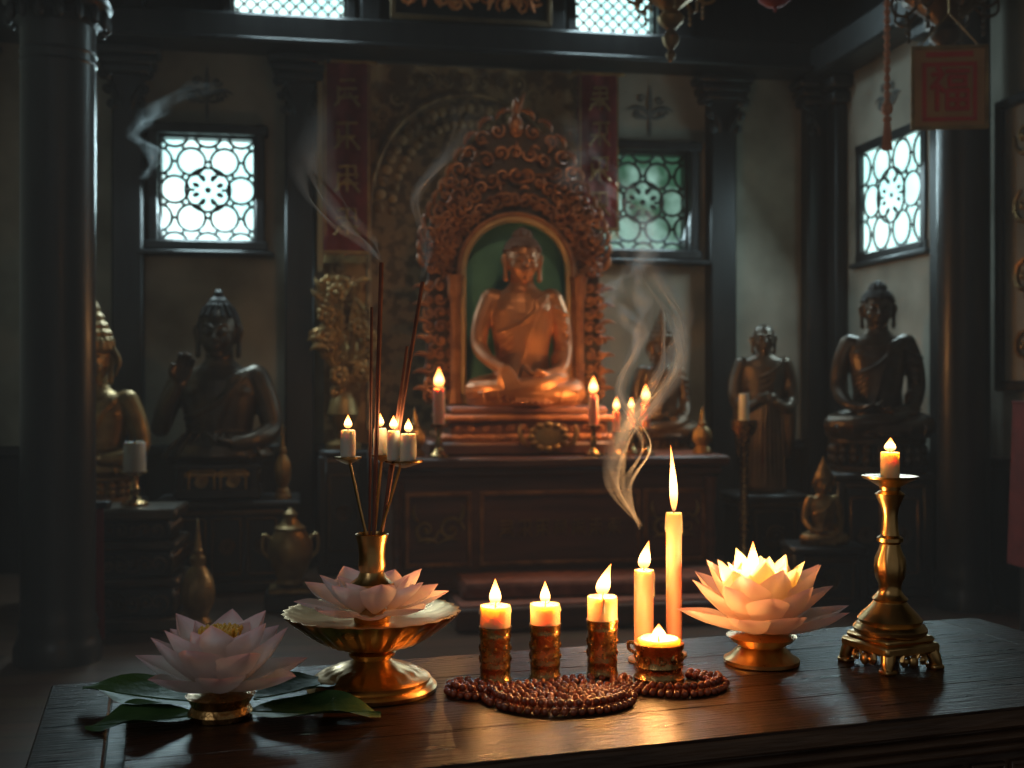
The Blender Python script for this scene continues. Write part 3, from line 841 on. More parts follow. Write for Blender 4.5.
mb.lathe([(.05,.105),(.07,.12),(.06,.14),(.085,.19),(.105,.26),(.10,.32),(.07,.37),(.075,.385),(.05,.40),(.03,.43),(.035,.45),(0,.48)],28,1,flute=lambda i,a:.03*math.cos(16*a) if 3<i<7 else 0)
for sx in(-1,1): mb.chain([(sx*.09,0,.33,.008),(sx*.125,0,.35,.008),(sx*.13,0,.28,.008),(sx*.10,0,.24,.008)],1,6)
finish(mb,'gilt_urn',[DWOOD,GOLDD],(-1.06,5.50,0),TH)
def add_flame(mb,c,h,r,bend,mat,bdir=(1,0)):
    prof=[(0,0),(.45,.05),(.8,.14),(1,.26),(.97,.38),(.8,.52),(.56,.66),(.34,.79),(.15,.91),(0,1)]
    o=len(mb.v)
    mb.lathe([(a*r,b*h) for a,b in prof],14,mat)
    for i in range(o,len(mb.v)):
        x,y,z=mb.v[i];t=z/h;k=bend*t*t
        mb.v[i]=(x+c[0]+k*bdir[0],y+c[1]+k*bdir[1],z+c[2])
def simple_candle(name,x,y,z,r,h,base_r,base_h,wax,fl=0,power=0,metal=None):
    mb=MB()
    br=base_r
    if base_h>0:
        mb.lathe([(br,0),(br,base_h*.08),(br*.6,base_h*.16),(br*.3,base_h*.3),(br*.42,base_h*.45),(br*.25,base_h*.6),(br*.3,base_h*.85),(br*.95,base_h*.95),(br,base_h)],20,1)
    M=Matrix.Translation((0,0,base_h))
    mb.lathe([(r,.0),(r*1.01,h*.4),(r*.98,h*.93),(r*.9,h),(r*.6,h*.985),(0,h*.975)],20,0,M)
    mb.tube([(0,0,base_h+h*.97),(0,0,base_h+h+r*.5)],r*.1,2,5)
    if fl: add_flame(mb,(0,0,base_h+h+r*.15),fl,fl*.24,0,3)
    ob=finish(mb,name,[wax,metal or BRASSD,WICK,FLAMEB],(x,y,z))
    if fl and power: lamp(name+'_flame_light',(0,0,base_h+h+fl*.55),power,(1,.46,.14),.015,ob)
    return ob
simple_candle('white_pillar_candle',-1.68,5.12,.532,.048,.13,.06,.15,WAXW,metal=BRASSD)
for (X,r,bh,h,fl,pw,dy) in((-.35,.028,.16,.17,.10,3.6,-.46),(.40,.024,.15,.15,.09,3.2,-.46),(.515,.018,.12,.10,.07,1.6,-.46),(.60,.018,.13,.09,.065,1.6,-.36),(.665,.022,.13,.13,.09,3.2,-.44)):
    p=AW((X-A0[0]+dy*ST)/CT,dy,.717)
    simple_candle('altar_candle',*p,r,h,.045,bh,WAXP,fl,pw)
simple_candle('unlit_altar_candle',1.22,6.05,.0,.026,.14,.07,.88,WAXW)
for x in(-.58,.90):
    p=AW(x,-.30,.717);stupa('brass_offering_vessel',p[0],p[1],p[2],.24,.05,GOLDD)
mb=MB()
mb.lathe([(.10,0),(.10,.03),(.04,.06),(.05,.12),(.09,.20),(.07,.28),(.04,.32)],20,0)
for k in range(34):
    z=.32+random.random()*.62;sp=.15*math.sin(pi*(z-.2)/.85)+.02
    c=(random.uniform(-sp,sp),random.uniform(-.05,.03),z)
    if k%3==0:
        for j in range(7):
            a=2*pi*j/7;mb.ell((c[0]+.035*math.cos(a),c[1],c[2]+.035*math.sin(a)),(.024,.010,.024),0,8,5)
        mb.ell((c[0],c[1]-.01,c[2]),.018,0,8,6)
    else:
        leafcurl(mb,c,random.uniform(.3,2.8),.11,.018,random.uniform(-1.6,1.6)); scroll(mb,c,.04,random.random()*6,random.choice((-1,1)),.009)
    mb.tube([(0,0,.25),(c[0]*.3,c[1]*.5,.25+(c[2]-.25)*.5),c],.007,0,5)
finish(mb,'gilt_flower_carving',[GOLDD],(-.96,6.54,.70),TH)
stand('flower_carving_stand',-.96,6.54,.28,.24,.70)
mb=MB();mb.box((0,0,.97),(.34,.5,.04),0,.01)
for sx in(-1,1):
    for sy in(-1,1): mb.box((sx*.14,sy*.21,.48),(.045,.045,.95),0,.008)
per=[(-.175,-.255),(.175,-.255),(.175,.255),(-.175,.255),(-.175,-.255)]
A=[];B=[]
for i in range(4):
    for k in range(16):
        t=k/16;x=per[i][0]*(1-t)+per[i+1][0]*t;y=per[i][1]*(1-t)+per[i+1][1]*t
        w=.02*math.sin(k*1.9+i);A.append((x,y,.995));B.append((x*(1.08+w),y*(1.06+w),.34))
A.append(A[0]);B.append(B[0]);mb.strip(A,B,1);mb.box((0,0,.997),(.36,.52,.008),1,.003)
finish(mb,'red_draped_table',[DWOOD,REDC],(2.25,4.45,0),TH)
mb=MB();A=[];B=[]
for k in range(9): A.append((-.05+.0125*k,.01*math.sin(k*1.4),.56));B.append((-.055+.0138*k,.015*math.sin(k*1.4+.5),.02))
mb.strip(A,B,0);mb.box((0,.02,.57),(.13,.06,.03),1,.006);mb.box((0,.05,.285),(.05,.04,.57),1,.006)
finish(mb,'red_cloth_stand',[REDB,DWOOD],(-1.73,4.74,0),0)
mb=MB();mb.box((0,0,0),(.74,.03,1.3),0,.006)
for s_ in(-1,1): mb.box((s_*.37,-.02,0),(.05,.05,1.35),1,.01);mb.box((0,-.02,s_*.66),(.79,.05,.05),1,.01)
for j in range(4):
    for i in range(2):
        cx=-.18+.36*i;cz=-.48+.32*j
        scroll(mb,(cx,-.02,cz),.09,j,1,.012,2);leafcurl(mb,(cx,-.02,cz-.1),rad(60+50*i),.2,.018,1,2)
finish(mb,'painted_wall_panel',[PLASTER,DWOOD,GOLDD],RW(2.02,-2.32,1.72),TH-pi/2)

# ---------------------------------------------------------------- hanging things
def hanging_lamp(name,x,y,zb,s,mat):
    mb=MB()
    P=[(0,0),(.012,.01),(.02,.03),(.01,.05),(.03,.075),(.035,.10),(.015,.13),(.05,.16),(.055,.18),(.03,.21),(.09,.26),(.13,.29),(.14,.31),(.08,.33),(.03,.36),(.04,.40),(.015,.44),(.015,.6)]
    mb.lathe([(a*s,b*s) for a,b in P],28,0,flute=lambda i,a:.06*math.cos(12*a) if 9<i<14 else 0)
    for k in range(8):
        a=2*pi*k/8;c,n=math.cos(a),math.sin(a)
        mb.chain([(.1*s*c,.1*s*n,.27*s,.006),(.14*s*c,.14*s*n,.24*s,.007),(.18*s*c,.18*s*n,.26*s,.006),(.175*s*c,.175*s*n,.33*s,.005)],0,6,4)
        mb.lathe([(.012*s,0),(.03*s,.02*s),(.032*s,.04*s)],10,0,Matrix.Translation((.175*s*c,.175*s*n,.33*s)))
        for q in range(4): mb.ell((.13*s*c,.13*s*n,(.25-.022*q)*s),(.008*s,.008*s,.011*s),0,6,4)
    L=ZC-zb-.6*s
    k=int(L/.04)
    for i in range(k):
        mb.tube([(.009*math.cos(q*pi/4)*(1 if i%2 else 0),.009*math.cos(q*pi/4)*(0 if i%2 else 1),.6*s+.04*(i+.5)+.026*math.sin(q*pi/4)) for q in range(9)],.003,0,4)
    return finish(mb,name,[mat],(x,y,zb))
hanging_lamp('brass_hanging_lamp',.58,4.2,2.245,.9,GOLDD)
hanging_lamp('brass_hanging_lamp',1.62,4.3,2.18,1.1,BRONZEL)
mb=MB()
mb.box((0,0,0),(.26,.012,.29),0,.004)
for s_ in(-1,1): mb.box((s_*.125,-.008,0),(.012,.008,.29),1,.002);mb.box((0,-.008,s_*.14),(.26,.008,.012),1,.002)
for s_ in(-1,1): mb.box((s_*.085,-.008,-.015),(.014,.006,.20),2,.001);mb.box((0,-.008,-.015+s_*.095),(.184,.006,.014),2,.001)
def bar(x0,z0,x1,z1,w=.0085): mb.tube([(x0,-.011,z0),(x1,-.011,z1)],w,2,5,True)
bar(-.055,.045,-.025,.045);bar(-.04,.065,-.03,.055);bar(-.025,.045,-.058,.0);bar(-.042,.022,-.042,-.075);bar(-.042,.01,-.022,-.012)
bar(-.008,.055,.06,.055);bar(.0,.035,.052,.035);bar(.0,.035,.0,.008);bar(.052,.035,.052,.008);bar(0,.008,.052,.008)
bar(-.008,-.012,.06,-.012);bar(-.008,-.012,-.008,-.075);bar(.06,-.012,.06,-.075);bar(-.008,-.075,.06,-.075);bar(.026,-.012,.026,-.075);bar(-.008,-.044,.06,-.044)
mb.box((0,-.008,.115),(.16,.006,.018),2,.002)
for sx in(-1,1): mb.tube([(sx*.1,0,.145),(0,0,.26)],.003,1,5)
mb.tube([(0,0,.26),(0,0,ZC-2.10)],.004,1,5)
finish(mb,'red_blessing_sign',[pmat('sign_orange',(.40,.18,.06),(.55,.27,.09),rough=.7),GOLDD,pmat('sign_red',(.55,.025,.015),(.65,.04,.02),rough=.6)],(1.52,4.0,2.10),rad(-6))
mb=MB()
mb.tube([(0,0,.14),(0,0,ZC-1.863)],.007,0,6)
for k in range(16): mb.ell((0,0,.16+.028*k),(.012,.012,.014),0,8,6)
mb.ell((0,0,.14),(.02,.02,.024),0,10,8);mb.ell((0,0,.105),(.016,.016,.012),0,10,8)
for k in range(22):
    a=k*2.4;q=.014*math.sqrt(k/22)
    mb.tube([(q*math.cos(a)*.6,q*math.sin(a)*.6,.10),(q*math.cos(a)*1.3,q*math.sin(a)*1.3,.0)],.0028,0,4)
finish(mb,'hanging_tassel',[pmat('orange_cord',(.68,.26,.14),(.80,.36,.20),rough=.8)],(1.272,3.9,1.863))
mb=MB();mb.lathe([(0,-.07),(.03,-.065),(.055,-.045),(.07,0),(.055,.045),(.03,.065),(.03,.08),(0,.08)],24,flute=lambda i,a:.03*math.cos(12*a));mb.tube([(0,0,.07),(0,0,ZC-2.45)],.003,0,5)
mb.tube([(0,0,-.07),(0,0,-.085)],.006,0,6)
finish(mb,'red_paper_lantern',[REDB],(.915,4.0,2.45))

# ---------------------------------------------------------------- foreground table
TZ=.75;TT=rad(17.5)
mb=MB()
LT,DT=1.16,.378
nb=4
for i in range(nb):
    mb.box((LT/2+.02,-DT/nb*(i+.5),-.011),(LT-.12,DT/nb-.0008,.022),0,.0008)
mb.box((.032,-DT/2,-.011),(.062,DT,.022),0,.002,);mb.box((LT-.01,-DT/2,-.011),(.062,DT,.022),0,.002)
LX=LT+.021
mb.box((LX/2,-DT+.004,-.0115),(LX,.012,.022),1,.005)
mb.box((LX/2,-DT/2,-.030),(LX-.012,DT-.004,.014),1,.006)
mb.box((LX/2,-DT/2,-.043),(LX-.03,DT-.02,.012),1,.004)
mb.box((LX/2,-DT/2,-.10),(LX-.05,DT-.05,.10),1,.003)
mb.box((LX/2,-DT/2,-.155),(LX-.03,DT-.03,.012),1,.004)
np_=22
for i in range(np_):
    cx=.06+(LX-.12)*(i+.5)/np_;w=(LX-.12)/np_*.86;y=-DT+.024
    for s_ in(-1,1): mb.box((cx+s_*w/2*.92,y,-.10),(.004,.010,.075),1,.001);mb.box((cx,y,-.10+s_*.037),(w,.010,.004),1,.001)
    scroll(mb,(cx-.008,y,-.10),.011,0,1,.0028,1,n=9);scroll(mb,(cx+.008,y,-.10),.011,pi,1,.0028,1,n=9)
for i in range(8):
    cy=-.05-(DT-.1)*(i+.5)/8
    for s_ in(-1,1): mb.box((.024,cy+s_*.016,-.10),(.010,.004,.075),1,.001);mb.box((.024,cy,-.10+s_*.037),(.010,.034,.004),1,.001)
for x in(.06,LX-.06):
    for y in(-.06,-DT+.06):
        mb.box((x,y,-.455),(.055,.055,.59),1,.006);mb.box((x,y,-.735),(.07,.07,.03),1,.006)
mb.box((LX/2,-DT/2,-.60),(LX-.14,DT-.16,.02),1,.004)
finish(mb,'walnut_altar_table',[TABLEW,TABLEE],(-.491,1.223,TZ),TT)

def petal(mb,L,W,br,phi,e0,curl,z0,cup=.5,mat=0,nS=12,nT=7):
    pts=[];va=[]
    x,z=br,z0;cl=[];e=e0
    ds=L/(nS-1)
    for i in range(nS):
        cl.append((x,z,e));x+=math.cos(e)*ds;z+=math.sin(e)*ds
        e+=curl/(nS-1)*(1.3 if i<nS*.75 else -.6)
    cp,sp=math.cos(phi),math.sin(phi)
    tw=random.uniform(-.12,.12)
    for i,(x,z,e) in enumerate(cl):
        s=i/(nS-1)
        w=W/2*(.20+.80*math.sin(pi*min(1,s*.86)**.95))*(1 if s<.55 else (1-((s-.55)/.45)**1.9)**.75)
        if i==nS-1: w=W*.004
        for j in range(nT):
            t=-1+2*j/(nT-1)
            nx,nz=-math.sin(e),math.cos(e)
            off=cup*w*t*t
            X=x+nx*off;Z=z+nz*off;Y=t*w*(1-.18*cup*t*t)+tw*s*L*.3
            pts.append((X*cp-Y*sp,X*sp+Y*cp,Z));va.append(min(1,s*.90+.10*abs(t)))
    fs=[(i*nT+j,i*nT+j+1,(i+1)*nT+j+1,(i+1)*nT+j) for i in range(nS-1) for j in range(nT-1)]
    mb.add(pts,fs,mat,True,None,va)
def rows(mb,spec):
    for (n,L,W,br,e0,curl,z0,cup,ph,mat) in spec:
        for k in range(n):
            petal(mb,L*random.uniform(.92,1.05),W*random.uniform(.93,1.05),br,2*pi*(k+ph)/n+random.uniform(-.10,.10),rad(e0+random.uniform(-6,6)),rad(curl+random.uniform(-8,8)),z0,cup,mat)
mb=MB()
mb.lathe([(.024,0),(.030,.001),(.031,.006),(.027,.012),(.030,.018),(.033,.022),(.020,.024),(0,.024)],32,2)
z=.026
rows(mb,[(7,.084,.052,.008,3,24,z,.50,0,0),(7,.082,.054,.008,24,28,z+.002,.6,.5,0),(6,.078,.054,.010,42,26,z+.004,.65,.2,0),
  (4,.066,.048,.014,56,22,z+.006,.75,.38,0)])
for k in range(60):
    a=k*2.4;q=.016*math.sqrt(k/60);mb.tube([(q*.5*math.cos(a),q*.5*math.sin(a),z+.01),(q*1.3*math.cos(a),q*1.3*math.sin(a),z+.056)],.0009,1,4);mb.ell((q*1.3*math.cos(a),q*1.3*math.sin(a),z+.058),(.0020,.0020,.0030),1,6,4)
mb.lathe([(.006,z),(.011,z+.03),(.014,z+.048),(0,z+.050)],16,1)
finish(mb,'lotus_flower',[PETP,STAMEN,BRASSD],(-.28,1.105,TZ),rad(24),recalc=False)
mb=MB()
mb.lathe([(.040,0),(.043,.002),(.043,.006),(.036,.010),(.030,.016),(.024,.020),(.034,.026),(.040,.032),(.030,.034),(0,.034)],40,2)
z=.036
rows(mb,[(9,.100,.054,.008,2,30,z,.45,0,0),(9,.098,.056,.008,20,30,z+.002,.55,.5,0),(8,.095,.056,.008,36,28,z+.004,.6,.2,0),
  (8,.088,.050,.010,50,24,z+.006,.65,.7,3),(7,.080,.046,.014,62,20,z+.008,.7,.1,3)])
mb.lathe([(.011,z),(.012,z+.05),(.010,z+.054),(0,z+.053)],20,4)
mb.tube([(0,0,z+.052),(0,0,z+.068)],.0007,5,4)
add_flame(mb,(-.010,0,z+.070),.034,.0065,0,6)
ob=finish(mb,'lotus_candle_flower',[PETW,STAMEN,BRASS,PETY,WAX,WICK,FLAME],(.286,1.318,TZ),rad(5),recalc=False)
lamp('lotus_flame_light',(-.008,0,z+.078),.72,(1,.62,.24),.006,ob)

par=empty('incense_offering_stand',(-.1465,1.203,TZ))
mb=MB()
P=[(.062,0),(.067,.001),(.068,.005),(.064,.009),(.060,.010),(.061,.014),(.055,.018),(.050,.019),(.046,.022),(.034,.026),(.024,.029),(.019,.033),(.024,.037),(.025,.040),(.020,.043),(.030,.046),(.046,.050),(.060,.058),(.070,.066),(.080,.074),(.090,.081),(.0915,.083),(.086,.083),(.07,.077),(.03,.072),(0,.072)]
mb.lathe(P,112,0,flute=lambda i,a:(.05*abs(math.cos(14*a)) if 15<i<20 else (.022*math.cos(28*a) if i in(20,21,22) else (.02*math.cos(20*a) if i in(7,8) else 0))))
P=[(.018,.070),(.020,.078),(.013,.086),(.015,.092),(.021,.098),(.023,.104),(.022,.112),(.015,.118),(.0125,.124),(.0145,.130),(.0135,.140),(.0145,.152),(.0175,.163),(.016,.164),(.012,.156),(0,.150)]
mb.lathe(P,36,0,flute=lambda i,a:.04*math.cos(12*a) if 3<i<7 else 0)
finish(mb,'brass_bowl_and_vase',[BRASS],parent=par)
mb=MB()
rows(mb,[(9,.066,.048,.024,6,22,.081,.35,0,0),(7,.056,.046,.020,26,26,.083,.5,.5,0),(5,.042,.036,.016,44,20,.085,.6,.2,0)])
finish(mb,'lotus_petals',[PETP],parent=par,recalc=False)
mb=MB()
for (bx,by,tx,ty,zt,r) in((.001,0,.010,.0,.447,.0026),(.004,.003,.052,.012,.428,.0022),(-.003,.0,.001,-.01,.40,.0016),(.005,-.003,.035,.02,.36,.0018)):
    mb.tube([(bx,by,.125),((bx+tx)/2,(by+ty)/2,(.125+zt)/2),(tx,ty,zt)],[r*.7,r,r*.9],0,7)
finish(mb,'incense_sticks',[STICK],parent=par)
mb=MB()
trays=[(-.025,.0,.242,.014),(.033,.004,.238,.020),(.008,.022,.243,.012)]
for (x,y,zz,r) in trays:
    mb.tube([(x*.12,y*.2,.15),(x*.5,y*.5,.19),(x*.9,y,.235),(x,y,zz)],.0016,0,6)
    mb.lathe([(.002,-.006),(r*.6,-.003),(r,0),(r*1.02,.002),(r*.95,.002),(0,.001)],24,0,Matrix.Translation((x,y,zz)))
finish(mb,'candle_trays',[BRASS],parent=par)
mb=MB();lp=[]
for (x,y,zz,h,r) in((-.025,.0,.244,.028,.0080),(.038,.001,.240,.028,.0085),(.006,.022,.245,.028,.0072),(.022,.006,.240,.031,.0068)):
    mb.lathe([(r,0),(r*1.02,h*.5),(r*.97,h*.95),(r*.85,h),(0,h*.97)],20,0,Matrix.Translation((x,y,zz)))
    mb.tube([(x,y,zz+h*.97),(x,y,zz+h+.003)],.0006,1,4)
    add_flame(mb,(x,y,zz+h+.0015),.0145,.0042,0,2);lp.append((x,y,zz+h+.009))
finish(mb,'small_votive_candles',[WAXW,WICK,FLAME],parent=par)
for i,q in enumerate(lp): lamp('votive_flame_light',q,.04,(1,.55,.22),.004,par)

CF=(1,.44,.13)
def drip(mb,r,h,n,mat):
    for k in range(n):
        a=random.random()*6.28;l=random.uniform(.15,.5)*min(h,.06)
        mb.chain([(r*.9*math.cos(a),r*.9*math.sin(a),h*.995,.0012),(r*.99*math.cos(a),r*.99*math.sin(a),h-l*.5,.0013),(r*.99*math.cos(a),r*.99*math.sin(a),h-l,.0018)],mat,6,3)
def cup_candle(name,x,y,ch,cr,wr,wh,fl,bend,power):
    mb=MB()
    P=[(cr*.95,0),(cr*1.04,.001),(cr*1.04,.004),(cr*.97,.006),(cr*.97,.014),(cr*1.0,.016),(cr*1.0,.018),(cr*.97,.020),(cr*.97,ch-.014),(cr*1.01,ch-.012),(cr*1.01,ch-.009),(cr*.98,ch-.007),(cr*1.05,ch-.002),(cr*1.05,ch),(cr*.93,ch),(cr*.9,ch-.006),(0,ch-.006)]
    mb.lathe(P,36,1)
    for k in range(8):
        M=Matrix.Rotation(2*pi*k/8,4,'Z')@Matrix.Translation((0,-cr*.965,0))
        for zz in(.42,.62):
            o=MB();scroll(o,(0,0,ch*zz),.0046,k,1 if k%2 else -1,.0007,1,n=9);mb.add(o.v,o.f,1,True,M)
    M=Matrix.Translation((0,0,ch-.006));h=wh+.006
    mb.lathe([(wr,0),(wr*1.0,h*.6),(wr*1.01,h*.9),(wr*.97,h),(wr*.82,h-.0005),(wr*.6,h-.0022),(0,h-.003)],32,0,M,flute=lambda i,a:.012*math.sin(3*a+i))
    o=MB();drip(o,wr,h,3,0);o.v=[(a,b,c+ch-.006) for a,b,c in o.v];mb.add(o.v,o.f,0,True)
    t=ch+wh-.003
    mb.tube([(0,0,t-.001),(.0004,0,t+.004),(.001+bend*.1,0,t+.0075)],.0007,2,5)
    add_flame(mb,(0,0,t+.003),fl,fl*.22,bend,3)
    ob=finish(mb,name,[WAX,BRASSD,WICK,FLAME],(x,y,TZ))
    lamp('candle_flame_light',(bend*.25,0,t+.003+fl*.5),power,CF,.006,ob)
    return ob
cup_candle('cup_candle',-.018,1.236,.060,.0170,.0165,.022,.029,0,.34)
cup_candle('cup_candle',.036,1.250,.060,.0168,.0162,.021,.025,0,.32)
cup_candle('cup_candle',.0990,1.262,.062,.0168,.0164,.025,.036,.010,.44)
def taper(name,x,y,r,h,fl,fr,bend,power,wax):
    mb=MB()
    mb.lathe([(r*1.6,0),(r*1.6,.003),(r*1.15,.005),(r,.008),(r*.985,h*.5),(r*.97,h*.97),(r*.9,h),(r*.7,h-.001),(0,h-.003)],24,0,flute=lambda i,a:.01*math.sin(3*a+i))
    o=MB();drip(o,r,h,5,0);mb.add(o.v,o.f,0,True)
    mb.tube([(0,0,h-.003),(0,0,h+.005)],.0008,1,5)
    add_flame(mb,(0,0,h),fl,fr,bend,2)
    ob=finish(mb,name,[wax,WICK,FLAME],(x,y,TZ))
    lamp('candle_flame_light',(bend*.25,0,h+fl*.45),power,CF,.006,ob)
    return ob
taper('taper_candle',.1525,1.33,.0115,.105,.034,.0072,.006,.42,WAXP)
taper('tall_taper_candle',.1915,1.36,.0095,.168,.080,.0048,-.004,.60,WAXP)
mb=MB()
cr=.025;ch=.042
P=[(cr*.95,0),(cr*1.1,.002),(cr*1.1,.006),(cr,.009),(cr*.98,.015),(cr*1.04,.018),(cr*.99,.021),(cr*.99,.034),(cr*1.06,.037),(cr*1.08,.042),(cr*.97,.042),(cr*.92,.038),(0,.037)]
mb.lathe(P,48,1,flute=lambda i,a:.02*math.cos(24*a) if i in(5,8,9) else 0)
for k in range(10):
    a=2*pi*k/10;M=Matrix.Rotation(a,4,'Z')@Matrix.Translation((0,-cr*1.0,0))
    o=MB();scroll(o,(0,0,.027),.0055,k,1 if k%2 else -1,.0011,1,n=9);mb.add(o.v,o.f,1,True,M)
mb.lathe([(cr*.92,.036),(cr*.9,.045),(cr*.8,.047),(cr*.65,.044),(0,.042)],32,0,flute=lambda i,a:.04*math.sin(3*a+i))
mb.tube([(0,0,.042),(0,0,.049)],.0009,2,5)
add_flame(mb,(0,0,.045),.017,.0075,0,3)
mb.chain([(-cr,0,.03,.0018),(-cr-.007,0,.035,.0018),(-cr-.007,0,.042,.0018),(-cr,0,.04,.0018)],1,6,4)
ob=finish(mb,'ornate_votive_candle',[WAX,BRASSD,WICK,FLAME],(.158,1.238,TZ))
lamp('candle_flame_light',(0,0,.058),.55,CF,.006,ob)

# candlestick
mb=MB()
for sx in(-1,1):
    for sy in(-1,1):
        mb.chain([(sx*.031,sy*.031,.020,.0085),(sx*.034,sy*.034,.010,.0075),(sx*.036,sy*.036,.004,.0055)],0,10,3)
        mb.box((sx*.034,sy*.034,.003),(.016,.016,.006),0,.002)
mb.box((0,0,.024),(.078,.078,.012),0,.003);mb.box((0,0,.033),(.070,.070,.008),0,.003)
for q in range(4):
    M=Matrix.Rotation(q*pi/2,4,'Z')
    o=MB();scroll(o,(-.012,-.036,.013),.008,0,1,.0024,0,n=9);scroll(o,(.012,-.036,.013),.008,pi,-1,.0024,0,n=9);o.ell((0,-.037,.011),(.006,.004,.007));mb.add(o.v,o.f,0,True,M)
P=[(.036,.036),(.040,.039),(.041,.043),(.038,.047),(.034,.049),(.036,.053),(.030,.060),(.022,.068),(.018,.073),(.020,.076),(.016,.080),(.0125,.085),(.0125,.092),(.016,.100),(.0175,.112),(.0165,.122),(.0125,.132),(.011,.138),(.0145,.141),(.0145,.145),(.0105,.148),(.009,.156),(.0085,.170),(.010,.180),(.0145,.190),(.0165,.195),(.011,.199),(.012,.203),(.022,.209),(.0305,.213),(.0315,.2155),(.029,.2155),(.012,.212),(0,.212)]
mb.lathe(P,44,0,flute=lambda i,a:.03*math.cos(10*a) if 12<i<16 else 0)
mb.lathe([(.0105,.212),(.0105,.238),(.0098,.2425),(.007,.242),(0,.2405)],24,1)
mb.tube([(0,0,.24),(0,0,.247)],.0007,2,5)
add_flame(mb,(0,0,.243),.016,.0065,.001,3)
ob=finish(mb,'brass_candlestick',[BRASS,WAX,WICK,FLAME],(.4306,1.31,TZ),rad(24))
lamp('candle_flame_light',(0,0,.252),.16,CF,.006,ob)

# prayer beads
mb=MB();placed=[]
obst=[(-.018,1.236,.0185),(.036,1.250,.0185),(.099,1.262,.0185),(.158,1.238,.0285),(.1525,1.33,.02),(.1915,1.36,.017)]
def ring(cx,cy,rx,ry,br,a0=0,a1=360,jit=.0005):
    per=(a1-a0)/360*pi*(rx+ry);n=max(1,int(per/(br*2.02)))
    for k in range(n):
        a=rad(a0+(a1-a0)*k/n)
        x=cx+rx*math.cos(a)+random.uniform(-jit,jit);y=cy+ry*math.sin(a)+random.uniform(-jit,jit)
        if any(math.hypot(x-o[0],y-o[1])<o[2]+br for o in obst): continue
        if any(math.hypot(x-p[0],y-p[1])<br*1.75 for p in placed): continue
        placed.append((x,y));mb.ell((x,y,br),br,0,12,8)
br=.0039
for k in range(9): ring(.048,1.165,.076-.0083*k,.058-.0066*k if k<8 else .004,br,20*k,20*k+360)
for k in range(5): ring(-.032,1.192,.036-.0083*k,.030-.0075*k if k<3 else .003,br)
for k in range(1): ring(-.028,1.200,.042+.0083*k,.036+.008*k,br,80,240)
for k in range(3): ring(.170,1.222,.040+.0083*k,.034+.008*k,br,-160,70)
for k in range(3): ring(.160,1.225,.036+.0083*k,.034+.008*k,br,150,300)
for k in range(2): ring(.10,1.215,.05+.009*k,.02+.009*k,br,0,200)
for (cx,cy,rx,ry,a0,a1) in((.048,1.165,.066,.048,180,350),(.170,1.222,.050,.042,-120,20),(-.032,1.192,.028,.022,150,330)):
    n=int((a1-a0)/360*pi*(rx+ry)/(br*2.02))
    for k in range(n):
        a=rad(a0+(a1-a0)*k/n);mb.ell((cx+rx*math.cos(a),cy+ry*math.sin(a),br*2.55),br,0,12,8)
finish(mb,'prayer_beads',[BEAD],(0,0,TZ))

def leaf(name,x,y,ang,L,W,z,bend=.01,seedk=0):
    mb=MB();pts=[];nS,nT=16,9
    for i in range(nS):
        s=i/(nS-1);w=W/2*max(.01,math.sin(pi*s**.85))**.75
        for j in range(nT):
            t=-1+2*j/(nT-1)
            zz=z+.004+abs(t)*.006*math.sin(s*9+seedk)*s+.008*abs(t)**2*math.sin(pi*s)+bend*s*s-(.0012 if j==nT//2 else 0)
            pts.append((s*L,t*w*(1+.06*math.sin(14*s+t)),max(zz,.002)))
    mb.add(pts,[(i*nT+j,i*nT+j+1,(i+1)*nT+j+1,(i+1)*nT+j) for i in range(nS-1) for j in range(nT-1)],0)
    mb.tube([(s_*L/8,0,z+.003+bend*(s_/8)**2) for s_ in range(9)],[.0014-.00012*q for q in range(9)],0,5)
    finish(mb,name,[LEAF],(x,y,TZ),ang,recalc=False)
leaf('lotus_leaf',-.300,1.130,rad(168),.135,.090,.004,.008,1)
leaf('lotus_leaf',-.300,1.095,rad(200),.100,.075,.001,.0,3)
leaf('lotus_leaf',-.255,1.105,rad(-3),.130,.080,.002,.002,2)
leaf('lotus_leaf',-.255,1.135,rad(28),.095,.066,.006,.012,4)

# ---------------------------------------------------------------- smoke
def smoke(name,base,path,widths,n=3,amp=1,seed=0,mat=SMOKE):
    mb=MB()
    P=cat([Vector((*p,w)) for p,w in zip(path,widths)],14)
    for r in range(n):
        ph=r*2.1+seed;pts=[];va=[];nT=9
        for i,p in enumerate(P):
            t=i/(len(P)-1);c=Vector(p[:3]);w=p[3]
            q=noise.noise_vector(Vector((ph*3.1,c.z*5+ph,seed)))*w*1.4*amp+noise.noise_vector(Vector((ph,c.z*14,seed+5)))*w*.7*amp
            c=c+Vector((q.x,q.y*.6,0))
            an=ph+t*7+2.5*noise.noise(Vector((c.z*5,ph,seed)))
            d=Vector((math.cos(an),math.sin(an)*.6,.15))
            for j in range(nT):
                s=-1+2*j/(nT-1)
                e=noise.noise_vector(Vector((s*.8,c.z*12+ph,seed+2)))*w*.4
                pts.append(c+d*s*w*.7+Vector((e.x,e.y*.5,0)))
                va.append((1-s*s)**1.3*min(1,8*t)*min(1,2.5*(1-t))*(.3+.7*min(1,.015/max(w,.004))))
        fs=[(i*nT+j,i*nT+j+1,(i+1)*nT+j+1,(i+1)*nT+j) for i in range(len(P)-1) for j in range(nT-1)]
        mb.add(pts,fs,0,True,None,va)
    finish(mb,name,[mat],base,recalc=False)
smoke('candle_smoke',(.155,1.37,TZ+.15),[(0,0,0),(-.03,.01,.05),(-.02,.02,.10),(.015,.02,.15),(.045,.03,.20),(.045,.03,.25),(.015,.03,.30),(-.005,.03,.36),(.01,.03,.42)],[.003,.012,.014,.018,.020,.022,.022,.025,.03],5,1,1)
